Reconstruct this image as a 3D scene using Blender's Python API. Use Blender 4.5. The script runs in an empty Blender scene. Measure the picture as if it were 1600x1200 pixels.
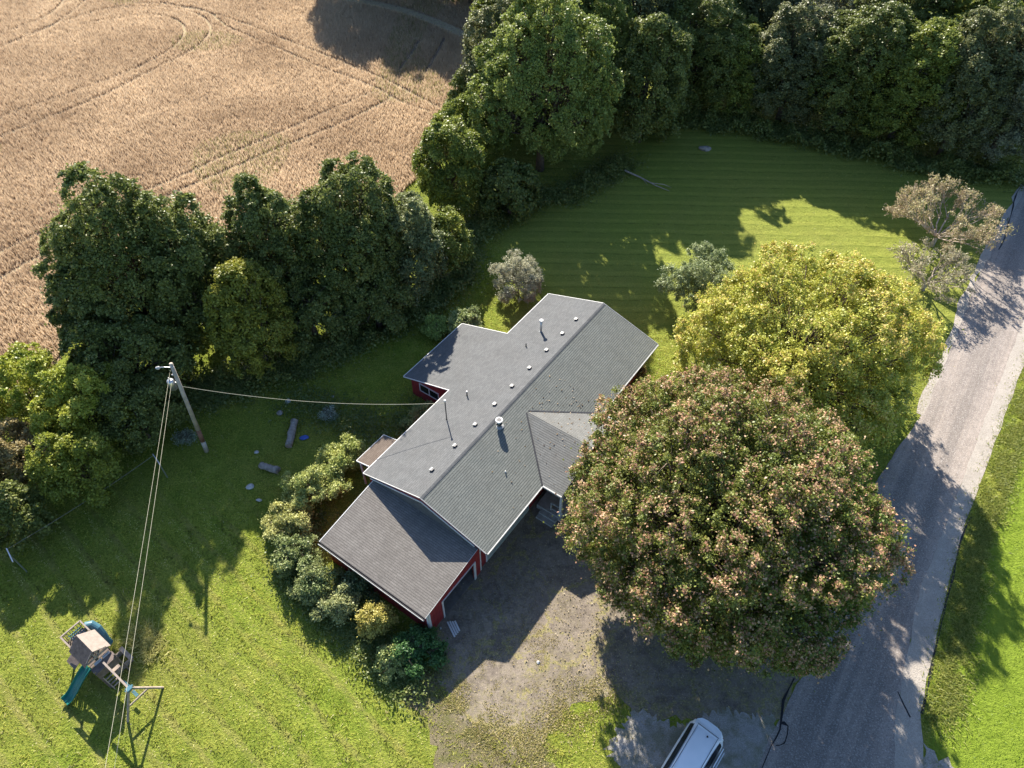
import bpy, math, random
import numpy as np
from mathutils import Matrix, Vector
S = bpy.context.scene
COL = S.collection
R = math.radians
# ---------------------------------------------------------------- camera
cd = bpy.data.cameras.new('camera'); cam = bpy.data.objects.new('camera', cd); COL.objects.link(cam)
cd.sensor_width = 36; cd.lens = 25.35; cd.clip_start = .5; cd.clip_end = 3000
cam.matrix_world = Matrix(((0.99997432, -0.00716643, 0.0, 0), (0.00532871, 0.7435459, -0.66866367, 0), (0.00479193, 0.6686465, 0.74356499, 42), (0, 0, 0, 1)))
S.camera = cam
# ---------------------------------------------------------------- light
w = bpy.data.worlds.new('World'); S.world = w; w.use_nodes = True
nt = w.node_tree; nt.nodes.clear()
sky = nt.nodes.new('ShaderNodeTexSky'); sky.sky_type = 'NISHITA'; sky.sun_disc = False; sky.ozone_density = 5
SUN_EL = 33.0; SUN_AZ = 103.68                      # direction towards the sun, from +X anticlockwise
sky.sun_elevation = R(SUN_EL); sky.sun_rotation = R(90 - SUN_AZ)
bg = nt.nodes.new('ShaderNodeBackground'); bg.inputs[1].default_value = 0.086
ow = nt.nodes.new('ShaderNodeOutputWorld')
nt.links.new(sky.outputs[0], bg.inputs[0]); nt.links.new(bg.outputs[0], ow.inputs[0])
sl = bpy.data.lights.new('sun', 'SUN'); sl.energy = 5.0; sl.angle = R(0.55); sl.color = (1, .93, .82)
so = bpy.data.objects.new('sun', sl); COL.objects.link(so)
sd = Vector((math.cos(R(SUN_AZ)) * math.cos(R(SUN_EL)), math.sin(R(SUN_AZ)) * math.cos(R(SUN_EL)), math.sin(R(SUN_EL))))
so.rotation_euler = sd.to_track_quat('Z', 'Y').to_euler(); so.location = (0, 60, 60)
S.view_settings.view_transform = 'Standard'; S.view_settings.look = 'None'
S.view_settings.exposure = 1.5; S.view_settings.gamma = 1
S.cycles.max_bounces = 6; S.cycles.diffuse_bounces = 3; S.cycles.transmission_bounces = 3; S.cycles.transparent_max_bounces = 4

# ---------------------------------------------------------------- helpers
class MB:
    def __init__(s): s.v = []; s.f = []
    def face(s, pts):
        k = len(s.v); s.v += [tuple(p) for p in pts]; s.f.append(tuple(range(k, k + len(pts))))
    def box(s, x0, x1, y0, y1, z0, z1, M=None):
        c = [(x, y, z) for z in (z0, z1) for y in (y0, y1) for x in (x0, x1)]
        if M is not None: c = [tuple(M @ Vector(p)) for p in c]
        k = len(s.v); s.v += c
        s.f += [tuple(k + i for i in q) for q in ((0, 2, 3, 1), (4, 5, 7, 6), (0, 1, 5, 4), (2, 6, 7, 3), (0, 4, 6, 2), (1, 3, 7, 5))]
    def bar(s, a, b, wd, h, up=(0, 0, 1)):
        a = Vector(a); b = Vector(b); d = b - a; L = d.length; d.normalize(); u = Vector(up)
        if abs(d.dot(u)) > .98: u = Vector((1, 0, 0))
        y = u.cross(d).normalized(); z = d.cross(y)
        M = Matrix(((d.x, y.x, z.x, a.x), (d.y, y.y, z.y, a.y), (d.z, y.z, z.z, a.z), (0, 0, 0, 1)))
        s.box(0, L, -wd / 2, wd / 2, -h / 2, h / 2, M)
    def slab(s, poly, th):
        # polygon (3-D points, ccw from above) with thickness downwards
        n = len(poly); k = len(s.v)
        s.v += [tuple(p) for p in poly] + [(p[0], p[1], p[2] - th) for p in poly]
        s.f.append(tuple(range(k, k + n))); s.f.append(tuple(k + n + i for i in reversed(range(n))))
        for i in range(n): j = (i + 1) % n; s.f.append((k + i, k + n + i, k + n + j, k + j))
    def tube(s, pts, rad, n=8, cap=True):
        pts = [Vector(p) for p in pts]
        if not hasattr(rad, '__len__'): rad = [rad] * len(pts)
        k0 = len(s.v); prev = None
        for i, p in enumerate(pts):
            d = (pts[min(i + 1, len(pts) - 1)] - pts[max(i - 1, 0)]).normalized()
            if prev is None:
                a = Vector((1, 0, 0)) if abs(d.x) < .8 else Vector((0, 1, 0)); prev = a
            x = (prev - d * prev.dot(d)).normalized(); y = d.cross(x); prev = x
            for j in range(n):
                t = 2 * math.pi * j / n; q = p + (x * math.cos(t) + y * math.sin(t)) * rad[i]; s.v.append(tuple(q))
        for i in range(len(pts) - 1):
            for j in range(n):
                a = k0 + i * n + j; b = k0 + i * n + (j + 1) % n; s.f.append((a, b, b + n, a + n))
        if cap:
            s.f.append(tuple(k0 + j for j in reversed(range(n)))); m = k0 + (len(pts) - 1) * n; s.f.append(tuple(m + j for j in range(n)))
    def build(s, name, m, parent=None, smooth=False):
        me = bpy.data.meshes.new(name); me.from_pydata(s.v, [], s.f); me.update()
        if smooth: me.polygons.foreach_set('use_smooth', [True] * len(me.polygons))
        o = bpy.data.objects.new(name, me); COL.objects.link(o); me.materials.append(m)
        if parent: o.parent = parent
        return o
def nmesh(name, verts, nper, mat, parent=None, cols=None):
    """verts (N*nper,3) numpy, each nper verts one face; cols (N,3) face colours"""
    n = len(verts) // nper; me = bpy.data.meshes.new(name)
    me.vertices.add(len(verts)); me.vertices.foreach_set('co', np.ascontiguousarray(verts, dtype=np.float32).ravel())
    me.loops.add(len(verts)); me.loops.foreach_set('vertex_index', np.arange(len(verts), dtype=np.int32))
    me.polygons.add(n); me.polygons.foreach_set('loop_start', np.arange(0, len(verts), nper, dtype=np.int32))
    me.update(calc_edges=True)
    if cols is not None:
        a = me.color_attributes.new('tint', 'FLOAT_COLOR', 'POINT')
        c = np.ones((len(verts), 4), np.float32); c[:, :3] = np.repeat(cols, nper, axis=0); a.data.foreach_set('color', c.ravel())
    me.materials.append(mat)
    o = bpy.data.objects.new(name, me); COL.objects.link(o)
    if parent: o.parent = parent
    return o
def tag(o, label=None, cat=None, group=None, kind=None):
    if label: o['label'] = label
    if cat: o['category'] = cat
    if group: o['group'] = group
    if kind: o['kind'] = kind
    return o
def thing(name, label, cat, loc=(0, 0, 0), rz=0, group=None):
    o = bpy.data.objects.new(name, None); COL.objects.link(o); o.location = loc; o.rotation_euler = (0, 0, rz)
    o.empty_display_size = .3
    return tag(o, label, cat, group)
def copy_tree(o, parent=None):
    c = o.copy(); COL.objects.link(c); c.parent = parent
    for ch in list(o.children): copy_tree(ch, c)
    return c

# ---------------------------------------------------------------- materials
class N:
    def __init__(s, name):
        s.m = bpy.data.materials.new(name); s.m.use_nodes = True; s.t = s.m.node_tree; s.t.nodes.clear()
        s.out = s.t.nodes.new('ShaderNodeOutputMaterial')
    def n(s, ty, ins={}, **kw):
        x = s.t.nodes.new(ty)
        for k, v in kw.items(): setattr(x, k, v)
        for k, v in ins.items():
            if hasattr(v, 'links') or isinstance(v, bpy.types.NodeSocket): s.t.links.new(v, x.inputs[k])
            else: x.inputs[k].default_value = v
        return x
    def co(s): return s.n('ShaderNodeTexCoord').outputs['Object']
    def noise(s, sc, det=4, rough=.55, vec=None, dist=0):
        return s.n('ShaderNodeTexNoise', {'Vector': vec or s.co(), 'Scale': sc, 'Detail': det, 'Roughness': rough, 'Distortion': dist}).outputs[0]
    def ramp(s, f, stops, interp='LINEAR'):
        r = s.n('ShaderNodeValToRGB', {0: f}); e = r.color_ramp.elements; r.color_ramp.interpolation = interp
        while len(e) < len(stops): e.new(.5)
        for i, (p, c) in enumerate(stops):
            e[i].position = p; e[i].color = (c, c, c, 1) if not hasattr(c, '__len__') else (*c[:3], 1)
        return r.outputs[0]
    def mix(s, f, a, b, mode='MIX'):
        x = s.n('ShaderNodeMix', data_type='RGBA', blend_type=mode)
        for i, v in ((0, f), (6, a), (7, b)):
            if isinstance(v, bpy.types.NodeSocket): s.t.links.new(v, x.inputs[i])
            else: x.inputs[i].default_value = v if i == 0 else (*v[:3], 1)
        return x.outputs[2]
    def math(s, op, a, b=0.0, c=0.0):
        x = s.n('ShaderNodeMath', operation=op)
        for i, v in enumerate((a, b, c)):
            if isinstance(v, bpy.types.NodeSocket): s.t.links.new(v, x.inputs[i])
            else: x.inputs[i].default_value = v
        return x.outputs[0]
    def sep(s, v): return s.n('ShaderNodeSeparateXYZ', {0: v}).outputs
    def vmul(s, v, k): return s.n('ShaderNodeMapping', {'Vector': v, 'Scale': k}).outputs[0]
    def rot(s, v, a): return s.n('ShaderNodeMapping', {'Vector': v, 'Rotation': (0, 0, a)}).outputs[0]
    def bump(s, h, st=.5, d=.05): return s.n('ShaderNodeBump', {'Height': h, 'Strength': st, 'Distance': d}).outputs[0]
    def end(s, col, rough=.85, bump=None, spec=.3, metal=0.0, trans=0.0):
        i = {'Roughness': rough, 'Specular IOR Level': spec, 'Metallic': metal}
        b = s.n('ShaderNodeBsdfPrincipled', i)
        if isinstance(col, bpy.types.NodeSocket): s.t.links.new(col, b.inputs[0])
        else: b.inputs[0].default_value = (*col, 1)
        if bump is not None: s.t.links.new(bump, b.inputs['Normal'])
        o = b.outputs[0]
        if trans:
            tr = s.n('ShaderNodeBsdfTranslucent')
            if isinstance(col, bpy.types.NodeSocket): s.t.links.new(col, tr.inputs[0])
            else: tr.inputs[0].default_value = (*col, 1)
            mx = s.n('ShaderNodeMixShader', {0: trans}); s.t.links.new(o, mx.inputs[1]); s.t.links.new(tr.outputs[0], mx.inputs[2]); o = mx.outputs[0]
        s.t.links.new(o, s.out.inputs[0]); return s.m
def simple(name, c, rough=.6, var=.25, sc=3.0, spec=.3, metal=0.0, bst=.2):
    m = N(name); f = m.noise(sc, 5)
    c1 = tuple(x * (1 - var) for x in c); c2 = tuple(min(1, x * (1 + var)) for x in c)
    return m.end(m.ramp(f, [(.3, c1), (.7, c2)]), rough, m.bump(m.noise(sc * 6, 4), bst, .02), spec, metal)
M = {}
def leafmat(name, trans=.35):
    m = N(name); a = m.n('ShaderNodeAttribute', attribute_name='tint').outputs[0]
    return m.end(a, .48, None, .35, 0.0, trans)
M['leaf'] = leafmat('leaf_foliage', .32)
M['blade'] = leafmat('grass_blade', .5)
M['stalk'] = leafmat('dry_stalk', .4)
M['bark'] = simple('bark', (.13, .10, .075), .9, .45, 4, .1, 0, .6)
M['palebark'] = simple('pale_bark', (.40, .33, .27), .9, .4, 5, .1, 0, .6)
# lawn
def lawn_mat():
    m = N('lawn_grass'); c = m.co(); X, Y, Z = m.sep(c)
    big = m.noise(.11, 5, .6, c); mid = m.noise(.9, 5, .65, c); fine = m.noise(7, 4, .7, c)
    col = m.ramp(mid, [(.25, (.12, .18, .02)), (.5, (.23, .285, .036)), (.78, (.36, .37, .07))])
    col = m.mix(m.ramp(big, [(.35, 0), (.7, .75)]), col, (.25, .245, .055))
    dark = m.mix(.85, col, (.30, .42, .25), 'MULTIPLY')
    col = m.mix(m.ramp(fine, [(.40, .75), (.56, 0)]), col, dark)
    dry = m.mix(m.ramp(m.noise(2.3, 6, .75, c), [(.58, 0), (.74, .55)]), col, (.27, .23, .08))
    # mown rows: far lawn runs along x, near lawn runs diagonally
    cf = m.n('ShaderNodeVectorMath', {0: c, 1: m.n('ShaderNodeVectorMath', {0: m.n('ShaderNodeTexNoise', {'Vector': c, 'Scale': .16, 'Detail': 5, 'Roughness': .6}).outputs['Color'], 1: (.9, .9, 0)}, operation='MULTIPLY').outputs[0]}, operation='ADD').outputs[0]
    yr = m.math('ADD', m.sep(cf)[1], m.math('MULTIPLY', m.sep(cf)[0], .015))
    fy = m.math('FRACT', m.math('MULTIPLY', yr, .62))
    row = m.ramp(fy, [(0, 1), (.14, .1), (.40, 0), (.5, .5), (.92, .45), (1, 1)])
    dg = m.math('ADD', m.math('MULTIPLY', m.sep(cf)[0], .66), m.math('MULTIPLY', m.sep(cf)[1], .75))
    fd = m.math('FRACT', m.math('MULTIPLY', dg, .55))
    rowd = m.ramp(fd, [(0, 0), (.4, .05), (.74, .1), (.8, .9), (.95, .9), (1, 0)])
    isfar = m.math('MULTIPLY', m.ramp(m.math('MULTIPLY', Y, .01), [(.40, 0), (.46, 1)]), m.ramp(m.math('MULTIPLY', m.math('ADD', X, 50), .01), [(.48, 0), (.52, 1)]))
    isnear = m.math('MULTIPLY', m.ramp(m.math('MULTIPLY', Y, .01), [(.24, 1), (.30, 0)]), m.ramp(m.math('MULTIPLY', m.math('ADD', X, 50), .01), [(.5, 1), (.54, 0)]))
    nz = m.ramp(m.noise(.9, 6, .75, c), [(.36, .1), (.62, 1)])
    col = m.mix(.5, col, dry)
    yel = m.mix(.6, col, (.42, .42, .10))
    col = m.mix(m.math('MULTIPLY', isfar, .55), col, yel)
    col = m.mix(m.math('MULTIPLY', m.math('MULTIPLY', row, isfar), m.math('MULTIPLY', nz, .85)), col, (.085, .125, .018))
    col = m.mix(m.math('MULTIPLY', m.math('MULTIPLY', rowd, isnear), m.math('MULTIPLY', nz, .65)), col, (.26, .23, .075))
    # lush verge lawn across the road: brighter, even green
    t = m.math('SUBTRACT', m.math('MULTIPLY', m.math('SUBTRACT', X, 26.8), .81), m.math('MULTIPLY', m.math('SUBTRACT', Y, 17.5), .585))
    lush = m.ramp(m.math('ADD', m.math('MULTIPLY', t, .4), .5), [(.42, 0), (.62, 1)])
    lc = m.ramp(m.noise(2.0, 5, .6, c), [(.3, (.15, .215, .02)), (.7, (.22, .29, .035))])
    col = m.mix(lush, col, lc)
    h = m.math('ADD', m.math('MULTIPLY', fine, .6), m.math('MULTIPLY', mid, 1.1))
    h = m.math('ADD', h, m.math('MULTIPLY', m.noise(22, 2, .6, c), .35))
    return m.end(col, .9, m.bump(h, .8, .35), .08)
M['lawn'] = lawn_mat()
def field_mat():
    m = N('field_soil_straw'); c = m.co()
    f = m.noise(3.5, 6, .75, c)
    col = m.ramp(f, [(.3, (.26, .18, .12)), (.5, (.40, .295, .20)), (.75, (.52, .41, .29))])
    col = m.mix(m.ramp(m.noise(.06, 4, .6, c), [(.4, 0), (.7, .4)]), col, (.27, .17, .11))
    return m.end(col, .95, m.bump(m.noise(9, 4, .8, c), .9, .25), .05)
M['field'] = field_mat()
m = N('wheel_rut'); f = m.noise(2.2, 6, .75)
M['rut'] = m.end(m.ramp(f, [(.35, (.20, .145, .09)), (.52, (.42, .34, .22)), (.62, (.30, .26, .12)), (.75, (.16, .20, .06))]), .95, m.bump(m.noise(6, 4), .9, .2), .05)
M['shade_rut'] = simple('dark_soil_track', (.13, .105, .075), .95, .3, 2)
def asphalt(name, dark, light, grass=0.0, sc=1.0, cracks=True):
    m = N(name); c = m.co()
    col = m.ramp(m.noise(.5 * sc, 6, .65, c), [(.3, dark), (.7, light)])
    sp = m.noise(8, 4, .8, c)
    col = m.mix(m.ramp(m.noise(1.7, 7, .82, c), [(.40, .65), (.52, 0)]), col, tuple(x * .55 for x in dark))
    col = m.mix(m.ramp(m.noise(2.3, 7, .82, m.rot(c, 1.0)), [(.52, 0), (.66, .5)]), col, tuple(x * 1.35 for x in light))
    col = m.mix(m.ramp(sp, [(.55, 0), (.72, .5)]), col, tuple(min(1, x * 1.9) for x in light))
    col = m.mix(m.ramp(m.noise(20, 2, .6, c), [(.3, .5), (.45, 0)]), col, tuple(x * .5 for x in dark))
    if cracks:
        wv = m.n('ShaderNodeVectorMath', {0: c, 1: m.n('ShaderNodeVectorMath', {0: m.n('ShaderNodeTexNoise', {'Vector': c, 'Scale': .45, 'Detail': 6, 'Roughness': .65}).outputs['Color'], 1: (4.5, 4.5, 0)}, operation='MULTIPLY').outputs[0]}, operation='ADD').outputs[0]
        v = m.n('ShaderNodeTexVoronoi', {'Vector': wv, 'Scale': .26}, feature='DISTANCE_TO_EDGE').outputs[0]
        gn = m.noise(1.1, 5, .75, c)
        wd = m.math('MULTIPLY', m.ramp(gn, [(.42, 0), (.62, 1)]), .05)
        ck = m.math('LESS_THAN', v, m.math('ADD', wd, .003))
        X, Y, Z = m.sep(c)
        lo = m.ramp(m.math('MULTIPLY', m.math('SUBTRACT', Y, m.math('MULTIPLY', X, .35)), .05), [(.45, 1), (.85, .2)])
        pt = m.math('MULTIPLY', m.ramp(m.noise(.75, 7, .8, c), [(.44, 0), (.56, 1)]), lo)
        ck = m.math('MAXIMUM', m.math('MULTIPLY', ck, m.ramp(m.noise(6, 3, .7, c), [(.35, .2), (.6, 1)])), m.math('MULTIPLY', pt, m.ramp(m.noise(5, 4, .8, c), [(.40, 0), (.58, 1)])))
        gcol = m.ramp(m.noise(9, 3, .7, c), [(.35, (.10, .12, .03)), (.55, (.30, .25, .10)), (.7, (.42, .35, .17))])
        col = m.mix(m.math('MULTIPLY', ck, grass), col, gcol)
    return m.end(col, .92, m.bump(m.noise(16, 4, .8, c), .6, .05), .15)
M['drive'] = asphalt('old_driveway_asphalt', (.135, .112, .092), (.27, .225, .175), .9)
M['road'] = None
def road_mat():
    m = N('road_chip_seal'); c = m.co(); a = math.atan2(27.5, 19.0)
    rc = m.rot(c, -a); st = m.vmul(rc, (.04, 1.3, 1))
    streak = m.noise(1.0, 5, .7, st)
    col = m.ramp(m.noise(.35, 5, .6, c), [(.3, (.29, .24, .20)), (.7, (.37, .31, .26))])
    col = m.mix(m.ramp(streak, [(.35, .55), (.65, 0)]), col, (.11, .10, .098))
    col = m.mix(m.ramp(m.noise(1.1, 7, .8, c), [(.42, 0), (.62, .4)]), col, (.42, .36, .31))
    col = m.mix(m.ramp(m.noise(1.0, 4, .6, m.vmul(rc, (.02, .8, 1))), [(.42, .6), (.56, 0)]), col, (.155, .135, .12))
    col = m.mix(m.ramp(m.noise(2.6, 6, .8, c), [(.38, .35), (.5, 0)]), col, (.15, .13, .115))
    col = m.mix(m.ramp(m.noise(10, 4, .8, c), [(.52, 0), (.64, .65)]), col, (.50, .46, .42))
    col = m.mix(m.ramp(m.noise(14, 3, .8, c), [(.34, .7), (.46, 0)]), col, (.06, .058, .06))
    return m.end(col, .9, m.bump(m.noise(18, 4, .8, c), .5, .04), .15)
M['road'] = road_mat()
def gravel_mat(name, a, b, grass=0.0):
    m = N(name); c = m.co()
    col = m.ramp(m.noise(20, 4, .8, c), [(.28, tuple(x * .5 for x in a)), (.46, a), (.7, b)])
    col = m.mix(m.ramp(m.noise(.7, 5, .7, c), [(.4, 0), (.7, .45)]), col, tuple(x * .62 for x in a))
    if grass: col = m.mix(m.ramp(m.noise(.8, 5, .7, c), [(.45, 0), (.6, grass)]), col, (.13, .13, .045))
    return m.end(col, .95, m.bump(m.noise(14, 4, .8, c), .9, .08), .1)
M['gravel'] = gravel_mat('pale_gravel', (.34, .315, .285), (.56, .525, .48), .55)
M['shoulder'] = gravel_mat('pale_shoulder', (.40, .355, .305), (.54, .485, .42))
M['dirt'] = gravel_mat('dry_dirt_grass', (.17, .14, .085), (.30, .26, .16), .9)
M['tar'] = simple('tar_seal', (.012, .012, .014), .5, .2)
def shingle(name, c1, c2, row=.15, dirt=(.10, .085, .07), dk=.3, ax='y', edge=.35):
    m = N(name); c = m.co(); X, Y, Z = m.sep(c)
    u, v = (X, Y) if ax == 'y' else (Y, X)
    vec = m.n('ShaderNodeCombineXYZ', {0: u, 1: v}).outputs[0]
    br = m.n('ShaderNodeTexBrick', {'Vector': vec, 'Color1': (*c1, 1), 'Color2': (*c2, 1), 'Mortar': (*[x * .55 for x in c1], 1), 'Scale': 1.0, 'Mortar Size': .006, 'Bias': 0.0, 'Brick Width': .34, 'Row Height': row}, offset=.37)
    fr = m.math('FRACT', m.math('DIVIDE', v, row))
    col = m.mix(m.ramp(fr, [(0, edge), (.36, 0), (.85, 0), (1, edge)]), br.outputs[0], tuple(x * .35 for x in c1))  # row edges darkened in the colour as the shade under each course
    col = m.mix(m.ramp(m.noise(.7, 5, .6, c), [(.35, 0), (.75, dk)]), col, dirt)
    col = m.mix(m.ramp(m.noise(1.0, 5, .7, m.vmul(c, (1.6, .25, 1) if ax == 'y' else (.25, 1.6, 1))), [(.45, 0), (.75, .4)]), col, tuple(x * .6 for x in c1))
    col = m.mix(m.ramp(m.noise(26, 2, .6, c), [(.45, 0), (.75, .4)]), col, tuple(min(1, x * 1.6) for x in c2))
    return m.end(col, .95, m.bump(m.math('ADD', m.noise(30, 3, .7, c), m.math('MULTIPLY', m.ramp(fr, [(0, 0), (.12, 1), (1, .7)]), .8)), .5, .02), .12)
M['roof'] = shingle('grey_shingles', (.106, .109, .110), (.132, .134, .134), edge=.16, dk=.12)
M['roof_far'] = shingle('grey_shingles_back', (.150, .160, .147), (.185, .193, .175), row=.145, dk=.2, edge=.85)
M['roof_garage'] = shingle('weathered_garage_shingles', (.150, .138, .126), (.192, .178, .162), ax='x', row=.145, dk=.5, dirt=(.08, .073, .066), edge=.6)
M['roof_porch'] = shingle('porch_shingles', (.150, .152, .145), (.188, .188, .178), ax='x', row=.145, dk=.35, edge=.65)
M['roof_brown'] = shingle('brown_shingles', (.105, .082, .066), (.14, .112, .092), dk=.3)
m = N('red_board_siding'); X, Y, Z = m.sep(m.co()); fr = m.math('FRACT', m.math('MULTIPLY', m.math('ADD', X, Y), 4.0))
col = m.ramp(m.noise(2, 5), [(.3, (.20, .022, .024)), (.7, (.30, .040, .038))])
col = m.mix(m.ramp(fr, [(0, .8), (.07, 0), (.93, 0), (1, .8)]), col, (.06, .008, .009))
M['siding'] = m.end(col, .7, m.bump(m.ramp(fr, [(0, 0), (.08, 1), (.92, 1), (1, 0)]), .5, .02), .25)
M['white'] = simple('white_paint', (.58, .57, .55), .5, .1, 3)
M['trim'] = simple('grey_white_gutter', (.36, .36, .35), .45, .2, 2)
M['darkmetal'] = simple('dark_metal', (.045, .045, .048), .45, .3, 4, .5, .5)
M['galv'] = simple('galvanised', (.50, .51, .52), .35, .2, 5, .5, .8)
M['glass'] = simple('dark_window_glass', (.012, .015, .018), .08, .1, 1, .6, 0, 0)
M['concrete'] = simple('concrete', (.30, .285, .26), .9, .25, 3)
M['darkfloor'] = simple('dusty_floor', (.16, .14, .12), .9, .35, 2)
M['intwall'] = simple('bare_stud_wall', (.22, .17, .12), .9, .3, 2)
M['pole'] = simple('weathered_pole', (.42, .36, .29), .9, .25, 2.5, .1, 0, .5)
M['pole_red'] = simple('stained_pole', (.22, .11, .07), .9, .3, 3)
M['wood'] = simple('weathered_wood', (.33, .27, .22), .85, .3, 5, .1, 0, .4)
M['wooddark'] = simple('grey_brown_wood', (.15, .12, .105), .85, .3, 5, .1, 0, .4)
M['paleroof'] = simple('pale_wood_roof', (.26, .215, .18), .8, .15, 5)
M['green'] = simple('green_plastic', (.015, .16, .125), .35, .15, 2, .5)
M['bluegreen'] = simple('blue_plastic', (.06, .15, .19), .35, .15, 2, .5)
M['blue'] = simple('blue_tarp', (.05, .10, .35), .5, .3, 4)
M['doorpale'] = simple('pale_garage_door', (.34, .35, .30), .7, .15, 3)
M['gable_shade'] = simple('painted_gable_shade', (.10, .10, .10), .9, .2, 3)  # dark grey that stands in for shade on the gable wall
M['wire'] = simple('pale_wire', (.52, .48, .34), .5, .1, 3)
M['cable'] = simple('black_cable', (.22, .21, .18), .6, .1, 3)
M['log'] = simple('grey_log', (.27, .24, .21), .95, .4, 4, .1, 0, .7)
M['stone'] = simple('pale_stone', (.45, .44, .42), .9, .3, 3, .1, 0, .5)
m = N('van_paint'); M['van'] = m.end(m.ramp(m.noise(1.2, 3), [(.3, (.78, .80, .81)), (.7, (.84, .85, .86))]), .28, None, .5)
M['rubber'] = simple('black_rubber', (.02, .02, .021), .7, .2, 4)
M['redlamp'] = simple('tail_lamp', (.35, .02, .02), .25, .1, 3, .5)

# ---------------------------------------------------------------- ground
rg = np.random.default_rng(5); random.seed(4)
def sheet(name, poly, z, m, jit=0.0, step=.35, th=None):
    pts = []
    n = len(poly)
    for i in range(n):
        a = np.array(poly[i], float); b = np.array(poly[(i + 1) % n], float); L = np.linalg.norm(b - a); k = max(1, int(L / step)) if jit else 1
        nr = np.array([b[1] - a[1], a[0] - b[0]]) / max(L, 1e-6)
        for j in range(k):
            q = a + (b - a) * j / k
            if jit: q = q + nr * jit * (random.gauss(0, .5) + .9 * math.sin(i * 3.1 + j * step * 1.7))
            pts.append((q[0], q[1], z))
    from mathutils.geometry import tessellate_polygon
    tri = tessellate_polygon([[Vector(p) for p in pts]])
    mb = MB(); mb.v = pts
    mb.f = []
    for t in tri:
        a, b, c = (Vector(pts[i]) for i in t)
        mb.f.append(tuple(t) if (b - a).cross(c - a).z > 0 else tuple(reversed(t)))
    o = mb.build(name, m); o['kind'] = 'structure'; return o
g = MB(); g.face([(-700, -500, 0), (800, -500, 0), (800, 1200, 0), (-700, 1200, 0)])
tag(g.build('lawn', M['lawn']), kind='structure')
FIELD = [(-160, -10), (-60, 12), (-44, 22), (-37, 37), (-36, 46), (-30, 52), (-22, 56), (-13, 61), (-9.5, 68), (-7.6, 79), (-6.4, 92), (-5.5, 104), (0, 116), (-6, 124), (-60, 150), (-160, 150)]
sheet('field', FIELD, .004, M['field'], .5, .8)
def ribbon(name, line, wd, z, m, jit=0.05, parent=None):
    line = np.array(line, float); q = []
    for i in range(len(line) - 1):
        k = max(2, int(np.linalg.norm(line[i + 1] - line[i]) / 1.0))
        p0 = line[max(i - 1, 0)]; p1 = line[i]; p2 = line[i + 1]; p3 = line[min(i + 2, len(line) - 1)]
        for j in range(k):
            t = j / k; q.append(.5 * ((2 * p1) + (-p0 + p2) * t + (2 * p0 - 5 * p1 + 4 * p2 - p3) * t * t + (-p0 + 3 * p1 - 3 * p2 + p3) * t ** 3))
    q.append(line[-1]); q = np.array(q); d = np.gradient(q, axis=0); d /= np.linalg.norm(d, axis=1)[:, None] + 1e-9
    nr = np.stack([-d[:, 1], d[:, 0]], 1); wl = wd / 2 + rg.normal(0, jit, len(q)); wr = wd / 2 + rg.normal(0, jit, len(q))
    wl = np.maximum(wl, .02); wr = np.maximum(wr, .02)
    mb = MB()
    for i in range(len(q)):
        a = q[i] + nr[i] * wl[i]; b = q[i] - nr[i] * wr[i]; mb.v += [(a[0], a[1], z), (b[0], b[1], z)]
    mb.f = [(2 * i + 1, 2 * i + 3, 2 * i + 2, 2 * i) for i in range(len(q) - 1)]
    o = mb.build(name, m, parent)
    if parent is None: o['kind'] = 'structure'
    return o, q
TR = [
 [(-62, 68), (-57.7, 74.4), (-50.5, 83.5), (-45.6, 92.2), (-43, 97), (-42.2, 102.7), (-44.3, 107.5), (-49, 110.9), (-56.7, 111.4), (-62, 108.3), (-68.8, 97.6)],
 [(-65, 72), (-59.8, 78.7), (-54.7, 84.3), (-48.4, 91.8), (-45.8, 97.9), (-45.7, 103), (-48.3, 107), (-53, 108.6), (-59.5, 106)],
 [(-57.3, 113.1), (-46.2, 110.9), (-39.8, 104.3), (-32.1, 98.2), (-25.1, 92.5), (-17.8, 87.4), (-13.7, 83.3), (-10.1, 81)],
 [(-52.6, 113.2), (-45, 109.8), (-38.4, 106), (-30.8, 100.2), (-21.9, 93.5), (-16.9, 89.6), (-12.8, 85.7), (-9, 82)],
 [(-17.5, 85.7), (-22.8, 80), (-27.3, 74.9), (-31.5, 70.7), (-35.4, 66.3), (-43.7, 58.3), (-47.8, 53.7), (-53, 48)],
 [(-15, 84), (-20.2, 77.8), (-26.3, 72.1), (-30.7, 67.6), (-33.3, 65.1), (-42.8, 54.5), (-46, 50), (-51, 45)],
 [(-63.9, 114.2), (-64.3, 107.1), (-66.4, 101.7), (-68.8, 97.6), (-74, 92)],
 [(-67.2, 114.2), (-67, 108.2), (-70.8, 101.6), (-76, 96)],
 [(-13, 100.5), (-13.8, 96), (-14.7, 91.8)], [(-9.6, 101.6), (-10.4, 96), (-11.3, 91)],
 [(-30, 117), (-24.4, 115), (-15.3, 110.3), (-7, 102.7)]]
TQ = []; TW = [.4, .4, .34, .34, .38, .38, .4, .4, .45, .45, 2.0]
for i, l in enumerate(TR):
    o, q = ribbon('wheel_track', l, TW[i] * .8, .008 + .002 * i, M['shade_rut'] if i in (8, 9) else M['rut'], .08); TQ.append(q)
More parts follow.
